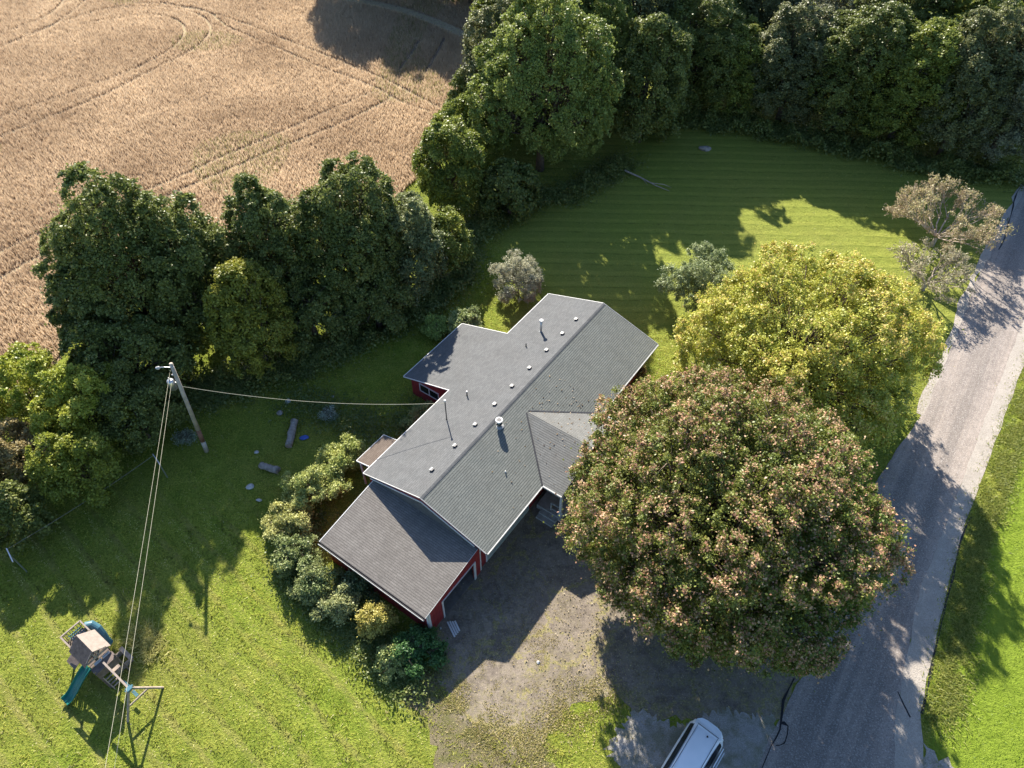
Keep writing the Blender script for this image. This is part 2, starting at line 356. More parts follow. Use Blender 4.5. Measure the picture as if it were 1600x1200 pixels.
# driveway, gravel and road
sheet('driveway', [(-4.4, 19.9), (-5.4, 17.4), (-3.6, 14.2), (-2.2, 12.4), (1.0, 10.9), (2.2, 12.4), (3.8, 13.8), (6, 14.3), (6.8, 13.1), (9.5, 12.9), (14.4, 12.6), (17, 15.5), (21, 21), (19, 27), (8, 27), (1, 29), (-5, 27)], .004, M['drive'], .14, .3)
sheet('dry_strip', [(-5.9, 16.8), (-3.6, 14.9), (-1.4, 13.0), (1.4, 11.7), (2.7, 9), (-3, 9.4), (-4.2, 11.6), (-6, 14.5)], .002, M['dirt'], .35, .3)
sheet('gravel_apron', [(5.8, 8), (5.9, 10.5), (5.6, 12), (6.7, 13.4), (9, 12.7), (10.8, 13.1), (14.6, 13.4), (15.5, 11), (13.5, 8)], .012, M['gravel'], .30, .12)
ROAD_L = [(6, 3), (11.5, 8.3), (14.5, 12.4), (17.0, 15.6), (21.2, 23.6), (27.6, 31.2), (31, 34.9), (37.1, 43.6), (41.5, 50.3), (53.5, 66.2), (70, 88), (92, 117), (150, 193)]
ROAD_R = [(15, -2), (19.5, 8), (21.6, 13.4), (25.6, 20.6), (28.8, 24.9), (35.2, 33.8), (41, 41.7), (46, 48.6), (59, 66), (76, 88.5), (98, 118), (156, 194)]
sheet('road', ROAD_L + ROAD_R[::-1], .016, M['road'], .05, .5)
SH = [(16.5, -1), (20.6, 6), (22.9, 13.4), (26.6, 19.6), (29.7, 24.5), (36, 33.1), (41.8, 41.0), (46.7, 47.7), (59.7, 65.2), (76.7, 87.8), (98.7, 117.5), (156.7, 193.5)]
sheet('road_shoulder', [(x - .06, y + .04) for x, y in ROAD_R] + SH[::-1], .020, M['shoulder'], .035, .5)
sheet('gravel_patch', [(20.0, 4), (21.6, 9), (22.4, 11.8), (23.4, 11.0), (25.4, 8.8), (27, 4)], .024, M['gravel'], .2, .3)
TAR = [[(16.3, 15.2), (15.43, 13.95), (14.8, 12.43), (14.16, 11.61), (13.2, 10.2), (12.4, 9)], [(14.9, 12.75), (15.3, 12.6), (14.9, 11.75), (14.4, 11.6)], [(22.0, 14.5), (22.2, 13.1)], [(55, 68), (52.2, 65), (49.4, 60.5), (47.4, 57.3), (45.9, 55.3)]]
for l, wd in zip(TAR, (.085, .07, .05, .10)):
    o, _ = ribbon('tar_seam', l, wd, .024 if wd != .07 else .030, M['tar'], .035)
rp = []
for i in range(1, len(SH) - 3):
    a = np.array(SH[i]); b = np.array(SH[i + 1]); rp.append(tuple(a))
ribbon('road_edge_crack', [(22.95, 13.3), (26.65, 19.5), (29.75, 24.4), (31, 26)], .05, .028, M['tar'], .045)

ribbon('road_edge', [(x - .15, y + .1) for x, y in ROAD_L[6:10]], .55, .0205, M['shoulder'], .12)
# ---------------------------------------------------------------- scattered blades
def inpoly(P, poly):
    x, y = P[:, 0], P[:, 1]; r = np.zeros(len(P), bool); poly = np.array(poly); j = len(poly) - 1
    for i in range(len(poly)):
        xi, yi = poly[i]; xj, yj = poly[j]
        c = ((yi > y) != (yj > y)) & (x < (xj - xi) * (y - yi) / (yj - yi + 1e-12) + xi); r ^= c; j = i
    return r
def vnoise(P, sc, seed=0):
    rs = np.random.default_rng(seed); T = rs.random((64, 64)); q = P[:, :2] * sc; i = np.floor(q).astype(int); f = q - i; f = f * f * (3 - 2 * f)
    a = T[i[:, 0] % 64, i[:, 1] % 64]; b = T[(i[:, 0] + 1) % 64, i[:, 1] % 64]; c = T[i[:, 0] % 64, (i[:, 1] + 1) % 64]; d = T[(i[:, 0] + 1) % 64, (i[:, 1] + 1) % 64]
    return (a * (1 - f[:, 0]) + b * f[:, 0]) * (1 - f[:, 1]) + (c * (1 - f[:, 0]) + d * f[:, 0]) * f[:, 1]
def blades(name, P, h, wd, cols, mat, lean=.35, z0=0.0):
    n = len(P); a = rg.random(n) * 2 * np.pi; d = np.stack([np.cos(a), np.sin(a)], 1) * (wd / 2)[:, None]
    v = np.zeros((n, 3, 3), np.float32); v[:, 0, :2] = P - d; v[:, 1, :2] = P + d; v[:, :2, 2] = z0
    v[:, 2, :2] = P + rg.normal(0, 1, (n, 2)) * (h * lean)[:, None]; v[:, 2, 2] = h
    return nmesh(name, v.reshape(-1, 3), 3, mat, None, cols)
def lerpc(a, b, t): return np.array(a)[None] * (1 - t)[:, None] + np.array(b)[None] * t[:, None]
# standing dry crop
n = 600000
P = np.stack([rg.uniform(-85, 0, n), rg.uniform(32, 120, n)], 1); k = inpoly(P, FIELD)
# keep only what the lens could see, with a margin
cz = P[:, 1] * .6687 + 42 * .7436; k &= np.abs(P[:, 0]) < cz * .80; P = P[k]
near = np.zeros(len(P), bool)
for q, wd in zip(TQ, TW):
    for s0 in range(0, len(q) - 1):
        a, b = q[s0], q[s0 + 1]; m_ = (np.abs(P[:, 0] - a[0]) < 3) & (np.abs(P[:, 1] - a[1]) < 3); idx = np.where(m_)[0]
        if len(idx):
            ab = b - a; t = np.clip(((P[idx] - a) @ ab) / (ab @ ab + 1e-9), 0, 1); dd = np.linalg.norm(P[idx] - a - t[:, None] * ab, axis=1); near[idx[dd < wd * .5 + .1 * rg.random(len(idx))]] = True
P = P[~near]; n = len(P)
t = np.clip(vnoise(P, .15, 1) * .5 + vnoise(P, 1.1, 2) * .3 + rg.random(n) * .4 - .1, 0, 1)
cols = lerpc((.38, .27, .172), (.70, .555, .385), t); gr = vnoise(P, .07, 6) > .80; cols[gr & (rg.random(n) < .25)] = (.30, .28, .12)
h = .34 + .3 * rg.random(n)
tag(blades('standing_crop', P, h, np.full(n, .12), cols, M['stalk'], .22), 'ripe brown crop standing in the big field behind the tree row', 'crop', kind='stuff')
# long grass and clumps over the lawn
n = 420000
P = np.stack([rg.uniform(-40, 46, n), rg.uniform(8, 72, n)], 1)
cz = P[:, 1] * .6687 + 42 * .7436; k = (np.abs(P[:, 0]) < cz * .76) & ~inpoly(P, FIELD)
OCC = [ROAD_L + SH[::-1], [(-5.2, 17), (-3, 14), (-2, 12.6), (1.2, 11.3), (3, 13.5), (6, 14.6), (7, 13.2), (16, 13), (21, 21), (19, 27), (8, 29), (1, 30), (-5, 26)], [(5.7, 8), (5.9, 12), (6.8, 13.6), (15, 13.4), (13, 8)]]
for o_ in OCC: k &= ~inpoly(P, o_)
lush = ((P[:, 0] - 26.8) * .81 - (P[:, 1] - 17.5) * .585) > 0
far = (P[:, 1] > 44) & (P[:, 0] > -1)
k &= ~(lush & (rg.random(n) < .6)) & ~(far & (rg.random(n) < .85)); P = P[k]; lush = lush[k]; far = far[k]; n = len(P)
cl = vnoise(P, 1.4, 3); cl2 = vnoise(P, .35, 4)
h = (.05 + .10 * cl * cl + .05 * rg.random(n)) * np.where(lush | far, .5, .62); t = np.clip(cl2 * .7 + rg.random(n) * .5 - .1, 0, 1)
cols = lerpc((.20, .25, .025), (.54, .52, .095), t); cols[rg.random(n) < .12] *= .4; dry = rg.random(n) < .05; cols[dry] = (.46, .40, .17)
wx = vnoise(P, .12, 21) * 2.2; fd_ = ((P[:, 0] * .66 + P[:, 1] * .75 + wx) * .55) % 1.0; ns = (P[:, 1] < 26) & (P[:, 0] < 3) & ~lush
pat = vnoise(P, .7, 22)
a_ = ns & (fd_ > .76) & (pat > .2) & (rg.random(n) < .9); cols[a_] = cols[a_] * .3 + np.array((.70, .64, .28)) * .7; h[a_] *= .6
b_ = ns & (fd_ < .16) & (pat > .2); cols[b_] *= .38; h[ns & (fd_ > .1) & (fd_ < .5)] *= 1.25
fy_ = ((P[:, 1] + .015 * P[:, 0] + wx * .4) * .62) % 1.0; cols[far & (fy_ < .13)] *= .4; c_ = far & (fy_ > .5); cols[c_] = cols[c_] * .7 + np.array((.42, .41, .11)) * .3
cols[lush] = lerpc((.14, .23, .018), (.23, .32, .03), rg.random(int(lush.sum())))
tag(blades('grass', P, h, np.full(n, .06), cols, M['blade'], 1.1), 'short tufted grass all over the lawn', 'grass', kind='stuff')

# ---------------------------------------------------------------- house
HA = R(54.857); HO = (-9.543, 26.843)
W_, LEN, ZE, SLP = 9.92, 21.64, 3.43, .3157; HZ = ZE + SLP * W_ / 2
house = thing('house', 'long single-storey red house under a grey shingle roof', 'house', (HO[0], HO[1], 0), HA)
def hv(u, v, z): return (u, -v, z)                     # local: u along the ridge, v towards the drive
def zr(v): return ZE + SLP * (v if v < W_ / 2 else W_ - v)
PW = 4.5; P0, P1 = 8.83, 15.92
r = MB(); TH = .14
r.slab([hv(0, W_ / 2, HZ), hv(0, 0, ZE), hv(P0, 0, ZE), hv(P0, -PW, ZE - SLP * PW), hv(P1, -PW, ZE - SLP * PW), hv(P1, 0, ZE), hv(LEN, 0, ZE), hv(LEN, W_ / 2, HZ)][::-1], TH)
left = r.build('roof_slope', M['roof'], house); left['label'] = 'pale grey back slope reaching down over the wing'
r = MB(); r.slab([hv(0, W_, ZE), hv(0, W_ / 2 + .001, HZ), hv(LEN, W_ / 2 + .001, HZ), hv(LEN, W_, ZE)][::-1], TH)
right = r.build('roof_slope', M['roof_far'], house); right['label'] = 'darker green-grey front slope with plain shingle rows'
r = MB()
for s_ in (-1, 1):
    r.slab([hv(0, W_ / 2, HZ + .022), hv(0, W_ / 2 + s_ * .17, HZ + .022 - .17 * SLP), hv(LEN, W_ / 2 + s_ * .17, HZ + .022 - .17 * SLP), hv(LEN, W_ / 2, HZ + .022)][::s_], .018)
r.build('ridge_cap', M['roof'], house)
# porch roof: valleys run from (9.6, 6.22) to the eave
PU, PHW, PV, PE = 9.6, 3.66, 6.24, 11.4; PZ = ZE + SLP * PHW
pz = lambda u: PZ - SLP * abs(u - PU) + .02
r = MB(); r.slab([hv(PU, PV, pz(PU)), hv(PU - PHW, W_ - .02, pz(PU - PHW)), hv(PU - PHW, PE, pz(PU - PHW)), hv(PU, PE, pz(PU))], .12)
porch = r.build('porch_roof', M['roof_porch'], house)
r = MB(); r.slab([hv(PU + .001, PV, pz(PU)), hv(PU + .001, PE, pz(PU)), hv(PU + PHW, PE, pz(PU + PHW)), hv(PU + PHW, W_ - .02, pz(PU + PHW))], .12)
r.build('porch_roof_slope', M['roof_porch'], porch)
r = MB()
for s_ in (-1, 1): r.bar(hv(PU + s_ * .1, PV - .05, PZ + .01), hv(PU + s_ * PHW, W_ - .02, ZE + .03), .11, .05)
r.build('valley_flashing', M['darkmetal'], porch)
for s_ in (-1, 1):
    r = MB(); r.bar(hv(PU + s_ * (PHW + .03), W_ + .05, ZE - .04), hv(PU + s_ * (PHW + .03), PE, ZE - .04), .1, .13); r.build('porch_gutter', M['trim'], porch)
r = MB()
r = MB(); r.v = []
r.slab([hv(PU - 3.3, PE - .3, ZE - .1), hv(PU + 3.3, PE - .3, ZE - .1), hv(PU + 3.3, PE - .2, ZE - .1), hv(PU - 3.3, PE - .2, ZE - .1)][::-1], .25)
gf = MB(); gf.face([hv(PU - 3.5, PE - .15, ZE - .12), hv(PU + 3.5, PE - .15, ZE - .12), hv(PU, PE - .15, PZ - .14)])
gf.build('porch_gable', M['siding'], porch)
r.build('porch_beam', M['white'], porch)
for u_ in (PU - 3.2, PU, PU + 3.2):
    q = MB(); q.box(u_ - .08, u_ + .08, -(PE - .17), -(PE - .33), .45, ZE - .33); q.box(u_ - .12, u_ + .12, -(PE - .13), -(PE - .37), .45, .6); q.build('porch_post', M['white'], house)
q = MB(); q.box(PU - 3.4, PU + 3.4, -(PE - .1), -(W_ - .5), 0, .45); q.build('porch_deck', M['concrete'], house)
q = MB(); q.box(PU - 3.75, PU - 3.4, -(W_ + 1.2), -(W_ - .1), 0, .30); q.box(PU - 4.1, PU - 3.75, -(W_ + 1.2), -(W_ - .1), 0, .15); q.build('porch_step', M['concrete'], house)
q = MB()
q.bar(hv(PU - 3.2, W_ + .5, 1.25), hv(PU - 3.2, PE - .3, 1.25), .07, .07); q.bar(hv(PU - 3.2, W_ + .5, .6), hv(PU - 3.2, PE - .3, .6), .06, .06); q.box(PU - 3.24, PU - 3.16, -(W_ + .54), -(W_ + .46), .45, 1.28)
q.build('porch_railing', M['trim'], house)
# walls
I = .42; FI = .86
def wall(name, a, b, z0, zt0, zt1, m, t=.15, parent=house):
    a = Vector(a); b = Vector(b); d = (b - a).normalized(); nr = Vector((d.y, -d.x)) * t
    q = MB(); c = [(a.x, a.y, z0), (b.x, b.y, z0), (b.x, b.y, zt1), (a.x, a.y, zt0)]; c2 = [(x - nr.x, y - nr.y, z) for x, y, z in c]
    q.v = c + c2; q.f = [(0, 1, 2, 3), (7, 6, 5, 4), (0, 4, 5, 1), (1, 5, 6, 2), (2, 6, 7, 3), (3, 7, 4, 0)]
    return q.build(name, m, parent)
z_ = lambda v: zr(v) - TH - .01
# near gable wall, far gable wall as pentagons
for u_, s_ in ((.05, 1), (LEN - .05, -1)):
    q = MB(); pts = [(I, 0), (W_ - FI, 0), (W_ - FI, z_(W_ - FI)), (W_ / 2, z_(W_ / 2)), (I, z_(I))]
    f = [hv(u_, v, z) for v, z in pts]; b = [hv(u_ + .14 * s_, v, z) for v, z in pts]; q.v = f + b; q.f = [(0, 1, 2, 3, 4), (9, 8, 7, 6, 5)] + [(i, (i + 1) % 5, 5 + (i + 1) % 5, 5 + i) for i in range(5)]
    q.build('gable_wall', M['siding'], house)
wall('wall', (.20, -(W_ - FI)), (LEN - .20, -(W_ - FI)), 0, z_(W_ - FI), z_(W_ - FI), M['siding'])
wall('wall', (P0 + .3, -I), (.45, -I), 0, z_(I), z_(I), M['siding'])
wall('wall', (LEN - .45, -I), (P1 - .3, -I), 0, z_(I), z_(I), M['siding'])
wing_side = wall('wall', (P0 + .3, PW - I), (P0 + .3, -I + .01), 0, z_(-PW + I), z_(I), M['siding'])
wall('wall', (P1 - .3, -I + .01), (P1 - .3, PW - I), 0, z_(I), z_(-PW + I), M['siding'])
wall('wall', (P1 - .45, PW - I), (P0 + .45, PW - I), 0, z_(-PW + I), z_(-PW + I), M['siding'])
# fascia and gutters
def part(name, m, fn, parent=house, label=None):
    q = MB(); fn(q); o = q.build(name, m, parent)
    if label: o['label'] = label
    return o
def rake(u, v0, v1, q, z0=None):
    q.bar(hv(u, v0, (zr(v0) if v0 >= 0 else ZE + SLP * v0) - .02), hv(u, v1, (zr(v1) if v1 >= 0 else ZE + SLP * v1) - .02), .045, .07)
ga = [(.55, zr(.55) - .30), (W_ / 2, HZ - .50), (9.0, zr(9.0) - .42)]
part('gable_panel_or_shade', M['gable_shade'], lambda q: q.slab([hv(.035, .85, 3.1), hv(.035, 9.0, 3.1), hv(.03, ga[2][0], ga[2][1]), hv(.03, ga[1][0], ga[1][1]), hv(.03, ga[0][0], ga[0][1])], .004))  # dark sheet painted as the shade on the wall below the gable trim
part('gable_trim', M['white'], lambda q: (q.bar(hv(.0, *ga[0]), hv(.0, *ga[1]), .05, .11), q.bar(hv(.0, *ga[1]), hv(.0, *ga[2]), .05, .11)))
part('rake_board', M['trim'], lambda q: (rake(-.03, 0, W_ / 2, q), rake(-.03, W_ / 2, W_, q)))
part('rake_board', M['trim'], lambda q: (rake(LEN + .03, 0, W_ / 2, q), rake(LEN + .03, W_ / 2, W_, q)))
part('gutter', M['trim'], lambda q: (q.bar(hv(0, W_ + .07, ZE - .06), hv(PU - PHW - .05, W_ + .05, ZE - .06), .08, .10)), label='front gutter beside the drive')
part('gutter', M['trim'], lambda q: (q.bar(hv(PU + PHW + .05, W_ + .07, ZE - .06), hv(LEN, W_ + .05, ZE - .06), .08, .10)))
part('eave_board', M['white'], lambda q: (q.bar(hv(-.03, -.03, ZE - .07), hv(P0, -.03, ZE - .07), .05, .17)))
part('eave_board', M['white'], lambda q: (q.bar(hv(P1, -.03, ZE - .07), hv(LEN, -.03, ZE - .07), .05, .17)))
part('eave_board', M['white'], lambda q: (q.bar(hv(P0, -PW - .03, ZE - SLP * PW - .07), hv(P1, -PW - .03, ZE - SLP * PW - .07), .05, .17)))
part('rake_board', M['white'], lambda q: rake(P0 - .03, -PW, -.05, q))
part('rake_board', M['white'], lambda q: rake(P1 + .03, -PW, -.05, q))
# wing window (two panes and white frame)
part('garage_door', M['doorpale'], lambda q: (q.box(1.07, 5.7, -(W_ - FI) - .045, -(W_ - FI) - .004, .02, 2.5), [q.box(1.07, 5.7, -(W_ - FI) - .06, -(W_ - FI) - .046, .5 * k + .05, .5 * k + .46) for k in range(5)]), label='pale closed garage door under the front eave')
fr = part('window', M['white'], lambda q: [q.box(P0 + .24, P0 + .30, a, b, c, d) for a, b, c, d in ((1.35, 3.25, 1.0, 1.07), (1.35, 3.25, 1.78, 1.85), (1.35, 1.43, 1.07, 1.78), (3.17, 3.25, 1.07, 1.78), (2.26, 2.34, 1.07, 1.78))])
part('pane', M['glass'], lambda q: q.box(P0 + .27, P0 + .295, 1.43, 3.17, 1.07, 1.78), fr)
# front windows and door seen under the eave from the side
for u0 in (14.6, 18.4):
    f_ = part('window', M['white'], lambda q: [q.box(a, b, -(W_ - FI + .05), -(W_ - FI + .002), c, d) for a, b, c, d in ((u0, u0 + 1.6, .95, 1.03), (u0, u0 + 1.6, 2.12, 2.2), (u0, u0 + .08, 1.03, 2.12), (u0 + 1.52, u0 + 1.6, 1.03, 2.12), (u0 + .76, u0 + .84, 1.03, 2.12))])
    part('pane', M['glass'], lambda q: q.box(u0 + .08, u0 + 1.52, -(W_ - FI + .02), -(W_ - FI + .003), 1.03, 2.12), f_)
dr = part('door', M['white'], lambda q: q.box(8.2, 9.15, -(W_ - FI + .05), -(W_ - FI + .002), .45, 2.5))
part('handle', M['galv'], lambda q: q.box(8.28, 8.34, -(W_ - FI + .10), -(W_ - FI + .05), 1.4, 1.5), dr)
part('downspout', M['white'], lambda q: q.bar(hv(.30, W_ - FI + .05, 3.0), hv(.30, W_ - FI + .05, .05), .12, .1))
# roof furniture
def boxvent(u, v):
    z = zr(v); s_ = math.atan(SLP) * (1 if v < W_ / 2 else -1)
    q = MB(); Mx = Matrix.Translation(hv(u, v, z + .01)) @ Matrix.Rotation(-s_, 4, 'X')
    q.box(-.12, .12, -.11, .11, .02, .10, Mx)
    o = q.build('roof_vent', M['darkmetal'], house)
    q = MB(); q.box(-.13, .13, -.01, .12, .10, .12, Mx); q.build('vent_cap', M['trim'], o); return o
for u in (1.75, 3.68, 5.47, 7.28, 8.97, 10.74, 12.56, 14.34, 15.92): boxvent(u * 1.2, 4.12)
def pipe(name, u, v, h, rr, m, cap=None, lean=(0, 0)):
    z = zr(v) - .02; q = MB(); q.tube([hv(u, v, z), hv(u + lean[0], v + lean[1], z + h)], rr, 12); o = q.build(name, m, house, True)
    q = MB(); q.tube([hv(u, v, z - .02), hv(u, v, z + .06)], [rr * 1.9, rr * 1.15], 12); q.build('flashing', M['trim'] if m is not M['darkmetal'] else M['darkmetal'], o)
    if cap: q = MB(); q.tube([hv(u + lean[0], v + lean[1], z + h), hv(u + lean[0], v + lean[1], z + h + cap[1])], cap[0], 12); q.build('cap', cap[2] if len(cap) > 2 else M['white'], o)
    return o
pipe('stove_pipe', 14.15 * 1.2, 1.96 * 1.2, 1.05, .085, M['galv'], (.15, .14))
ch = pipe('chimney', 6.14 * 1.2, 4.56 * 1.2, .55, .17, M['galv'], (.25, .10))
q = MB(); q.tube([hv(7.37, 5.47, zr(5.47) + .62), hv(7.37, 5.47, zr(5.47) + .645)], .15, 12); q.build('flue_mouth', M['darkmetal'], ch)
q = MB(); q.tube([hv(7.37, 5.47, zr(5.47) + .28), hv(7.37, 5.47, zr(5.47) + .36)], .24, 12); q.build('storm_collar', M['darkmetal'], ch)
pipe('plumbing_vent', 12.53 * 1.2, 1.94 * 1.2, .3, .04, M['darkmetal'])
pipe('plumbing_vent', 7.34 * 1.2, 1.36 * 1.2, .42, .045, M['darkmetal'], (.055, .06))
pipe('plumbing_vent', 4.16 * 1.2, 6.42 * 1.2, .16, .04, M['white'])
ms = pipe('service_mast', 6.27, 1.86, 1.9, .038, M['darkmetal'], (.07, .12))
MAST = Matrix.Translation((HO[0], HO[1], 0)) @ Matrix.Rotation(HA, 4, 'Z') @ Vector(hv(6.27, 1.86, zr(1.86) + 1.7))
# brown lean-to roof on the back wall
part('back_door_canopy', M['roof_brown'], lambda q: q.slab([hv(.75, -1.45, ZE - .65), hv(3.4, -1.45, ZE - .65), hv(3.4, .3, ZE - .16), hv(.75, .3, ZE - .16)], .1))
part('canopy_edge', M['white'], lambda q: (q.bar(hv(.73, -1.47, ZE - .70), hv(.73, .28, ZE - .21), .04, .12), q.bar(hv(3.42, -1.47, ZE - .70), hv(3.42, .28, ZE - .21), .04, .12), q.bar(hv(.73, -1.49, ZE - .70), hv(3.42, -1.49, ZE - .70), .04, .12)))
for u_ in (.9, 3.25): part('canopy_post', M['white'], lambda q: q.box(u_ - .05, u_ + .05, 1.28, 1.38, 0, ZE - .76))
# garage wing
GU0, GU1, GV0, GV1, GZT, GZL = .04, -4.95, .80, 9.21, 3.22, 2.55
gs = (GZT - GZL) / (GU0 - GU1); gz = lambda u: GZL + gs * (u - GU1)
part('garage_roof', M['roof_garage'], lambda q: q.slab([hv(GU0, GV0, GZT), hv(GU1, GV0, GZL), hv(GU1, GV1, GZL), hv(GU0, GV1, GZT)], .12), label='weathered lean-to roof over the garage')
part('rake_board', M['white'], lambda q: q.bar(hv(GU1, GV0 - .03, GZL - .06), hv(GU0, GV0 - .03, GZT - .06), .05, .16))
part('rake_board', M['trim'], lambda q: q.bar(hv(GU1, GV1 + .02, GZL - .02), hv(GU0, GV1 + .02, GZT - .02), .03, .04))
part('gutter', M['white'], lambda q: (q.box(GU1 - .16, GU1 - .03, -GV1, -GV0, GZL - .15, GZL - .13), q.box(GU1 - .165, GU1 - .145, -GV1, -GV0, GZL - .13, GZL - .03)), label='white gutter along the low garage eave')
part('gutter_litter', M['rubber'], lambda q: q.box(GU1 - .14, GU1 - .03, -GV1 + .02, -GV0 - .02, GZL - .128, GZL - .06))
gi = .25
wall('wall', (GU1 + gi, -(GV0 + gi)), (GU1 + gi, -(GV1 - .16)), 0, gz(GU1 + gi) - .13, gz(GU1 + gi) - .13, M['siding'])
wall('wall', (GU0 + .01, -(GV0 + gi)), (GU1 + gi + .15, -(GV0 + gi)), 0, gz(GU0) - .13, gz(GU1 + .4) - .13, M['siding'])
# open front: pier, header, pier (jambs at u -3.42 and -0.40)
vw = -(GV1 + .0)
wall('wall', (GU1 + gi + .15, vw), (-3.42, vw), 0, gz(GU1 + .4) - .13, gz(-3.42) - .13, M['siding'])
wall('wall', (-.40, vw), (.19, vw), 0, gz(-.4) - .13, gz(.03) - .13, M['siding'])
wall('wall', (-3.42, vw), (-.40, vw), 2.08, gz(-3.42) - .13, gz(-.4) - .13, M['siding'])
part('door_header', M['white'], lambda q: q.box(-3.40, -.46, vw - .05, vw - .003, 2.08, 2.14))
for a, b in ((-3.50, -3.40), (-.46, -.28)): part('door_jamb', M['white'], lambda q: q.box(a, b, vw - .05, vw - .003, 0.01, 2.14))
part('corner_board', M['white'], lambda q: (q.box(GU1 + gi - .03, GU1 + gi + .15, vw - .03, vw - .003, .02, GZL - .13), q.box(GU1 + gi - .033, GU1 + gi - .003, vw - .03, vw + .15, .02, GZL - .13)))
part('corner_board', M['white'], lambda q: q.box(.95, 1.06, -(W_ - FI) - .05, -(W_ - FI) - .003, .02, 2.6))
part('garage_floor', M['darkfloor'], lambda q: q.box(GU1 + gi + .16, .25, vw - .02, -(GV0 + gi + .16), .01, .05))
part('shelf_unit', M['intwall'], lambda q: q.box(-4, -3.4, -4, -2, .05, .8))

# ---------------------------------------------------------------- utility pole and wires
PB = Vector((-21.97, 31.04, 0)); PT = Vector((-21.42, 31.1, 9.1))
up = thing('utility_pole', 'leaning wooden utility pole with a transformer by the tree row', 'utility pole', PB)
on = lambda h: (PT - PB) * (h / 9.1)
q = MB(); q.tube([(0, 0, 0), on(1.2)], [.165, .16], 12); q.build('pole_base', M['pole'], up, True)
q = MB(); q.tube([on(1.2), on(2.5)], [.162, .155], 12); q.build('stained_band', M['pole_red'], up, True)
q = MB(); q.tube([on(2.5), on(9.1)], [.155, .115], 12); q.build('pole_shaft', M['pole'], up, True)
q = MB(); c = on(7.35) + Vector((-.38, -.16, 0)); q.tube([c + Vector((0, 0, -.4)), c + Vector((0, 0, .32)), c + Vector((0, 0, .42))], [.24, .24, .14], 14); tf = q.build('transformer', M['galv'], up, True)
q = MB(); q.tube([c + Vector((0, 0, .42)), c + Vector((0, 0, .62))], [.06, .04], 8); q.build('bushing', M['stone'], tf); q = MB(); q.bar(c, on(7.35), .08, .2); q.build('bracket', M['galv'], tf)
q = MB(); a = on(8.75); q.tube([a, a + Vector((-.5, -.02, .05)), a + Vector((-.8, 0, 0))], .03, 6); la = q.build('lamp_arm', M['galv'], up)
q = MB(); b = a + Vector((-.9, 0, -.05)); q.tube([b + Vector((.1, 0, .04)), b, b + Vector((-.16, 0, -.02))], [.06, .12, .08], 10); q.build('lamp_head', M['stone'], la)
for h_, dx in ((8.9, .14), (8.2, -.14)): q = MB(); q.tube([on(h_), on(h_) + Vector((dx, -.16, 0))], [.05, .06], 8); q.build('insulator', M['stone'], up)
fp = thing('utility_pole', 'wooden utility pole at the far end of the overhead wires', 'utility pole', (-13.05, -12, 0))
q = MB(); q.tube([(0, 0, 0), (0, 0, 9.3)], [.16, .115], 12); q.build('pole_shaft', M['pole'], fp, True)
q = MB(); q.bar((-.6, 0, 8.4), (.6, 0, 8.4), .1, .12); q.build('crossarm', M['pole'], fp)
def wire(name, a, b, sag, rr, m, label, n=40, group=None):
    a = Vector(a); b = Vector(b); q = MB(); q.tube([a.lerp(b, i / n) - Vector((0, 0, sag * 4 * (i / n) * (1 - i / n))) for i in range(n + 1)], rr, 5)
    return tag(q.build(name, m), label, 'wire', group)
wire('overhead_wire', PB + on(8.6) + Vector((-.15, -.1, 0)), (-13.2, -12, 8.6), .35, .008, M['wire'], 'thin pale overhead wire running from the pole top down the picture, the left one')
wire('overhead_wire', PB + on(7.7) + Vector((-.3, -.1, 0)), (-12.9, -12, 8.1), .4, .008, M['wire'], 'thin overhead wire from the transformer passing over the playset, the right one')
wire('service_wire', PB + on(7.0), MAST, .75, .014, M['wire'], 'sagging service wire from the pole to the house roof mast')

# clothesline
def tpost(loc, rz, lean, label):
    t_ = thing('clothesline_post', label, 'clothesline post', loc, rz)
    q = MB(); top = Vector((lean[0], lean[1], 2.1)); q.tube([(0, 0, 0), top], .045, 8); q.build('post', M['galv'], t_)
    q = MB(); q.bar(top + Vector((-.62, 0, 0)), top + Vector((.62, 0, 0)), .06, .06); q.build('crossbar', M['galv'], t_); return t_
tpost((-24.06, 28.75, 0), R(-48), (0, .0), 'pale metal clothesline post with a crossbar near the utility pole')
tpost((-30.61, 21.52, 0), R(-48), (0, .0), 'pale metal clothesline post at the left edge below the brush')
wire('clothesline', (-24.4, 29.1, 2.1), (-31, 21.9, 2.1), .2, .012, M['cable'], 'sagging clothesline between the two metal posts')

# ---------------------------------------------------------------- playset
PA = math.atan2(-.587, .81)
ps = thing('playset', 'wooden playset with a gabled roof, green slide and swing beam', 'playset', (-23.03, 15.71, 0), PA)
X0, X1, Y0, Y1, DZ = -2.3, 1.1, -.78, .42, 1.35
def pp(name, m, fn, parent=ps): q = MB(); fn(q); return q.build(name, m, parent)
for x in (X0, -1.3, -.9, X1):
    for y in (Y0, Y1): pp('post', M['wooddark'], lambda q: q.box(x - .05, x + .05, y - .05, y + .05, 0, 2.1 if x < -1 else 2.3))
pp('deck', M['wooddark'], lambda q: [q.box(X0 + i * .155, X0 + i * .155 + .12, Y0, Y1, DZ - .04, DZ) for i in range(22)])
def rail(x0, y0, x1, y1):
    def fn(q):
        q.bar((x0, y0, 2.1), (x1, y1, 2.1), .08, .06)
    o = pp('handrail', M['paleroof'], fn)
    def f2(q):
        n = max(2, int(math.hypot(x1 - x0, y1 - y0) / .15))
        for i in range(1, n): t = i / n; q.bar((x0 + (x1 - x0) * t, y0 + (y1 - y0) * t, DZ), (x0 + (x1 - x0) * t, y0 + (y1 - y0) * t, 2.07), .035, .06)
    pp('baluster_row', M['wood'], f2, o)
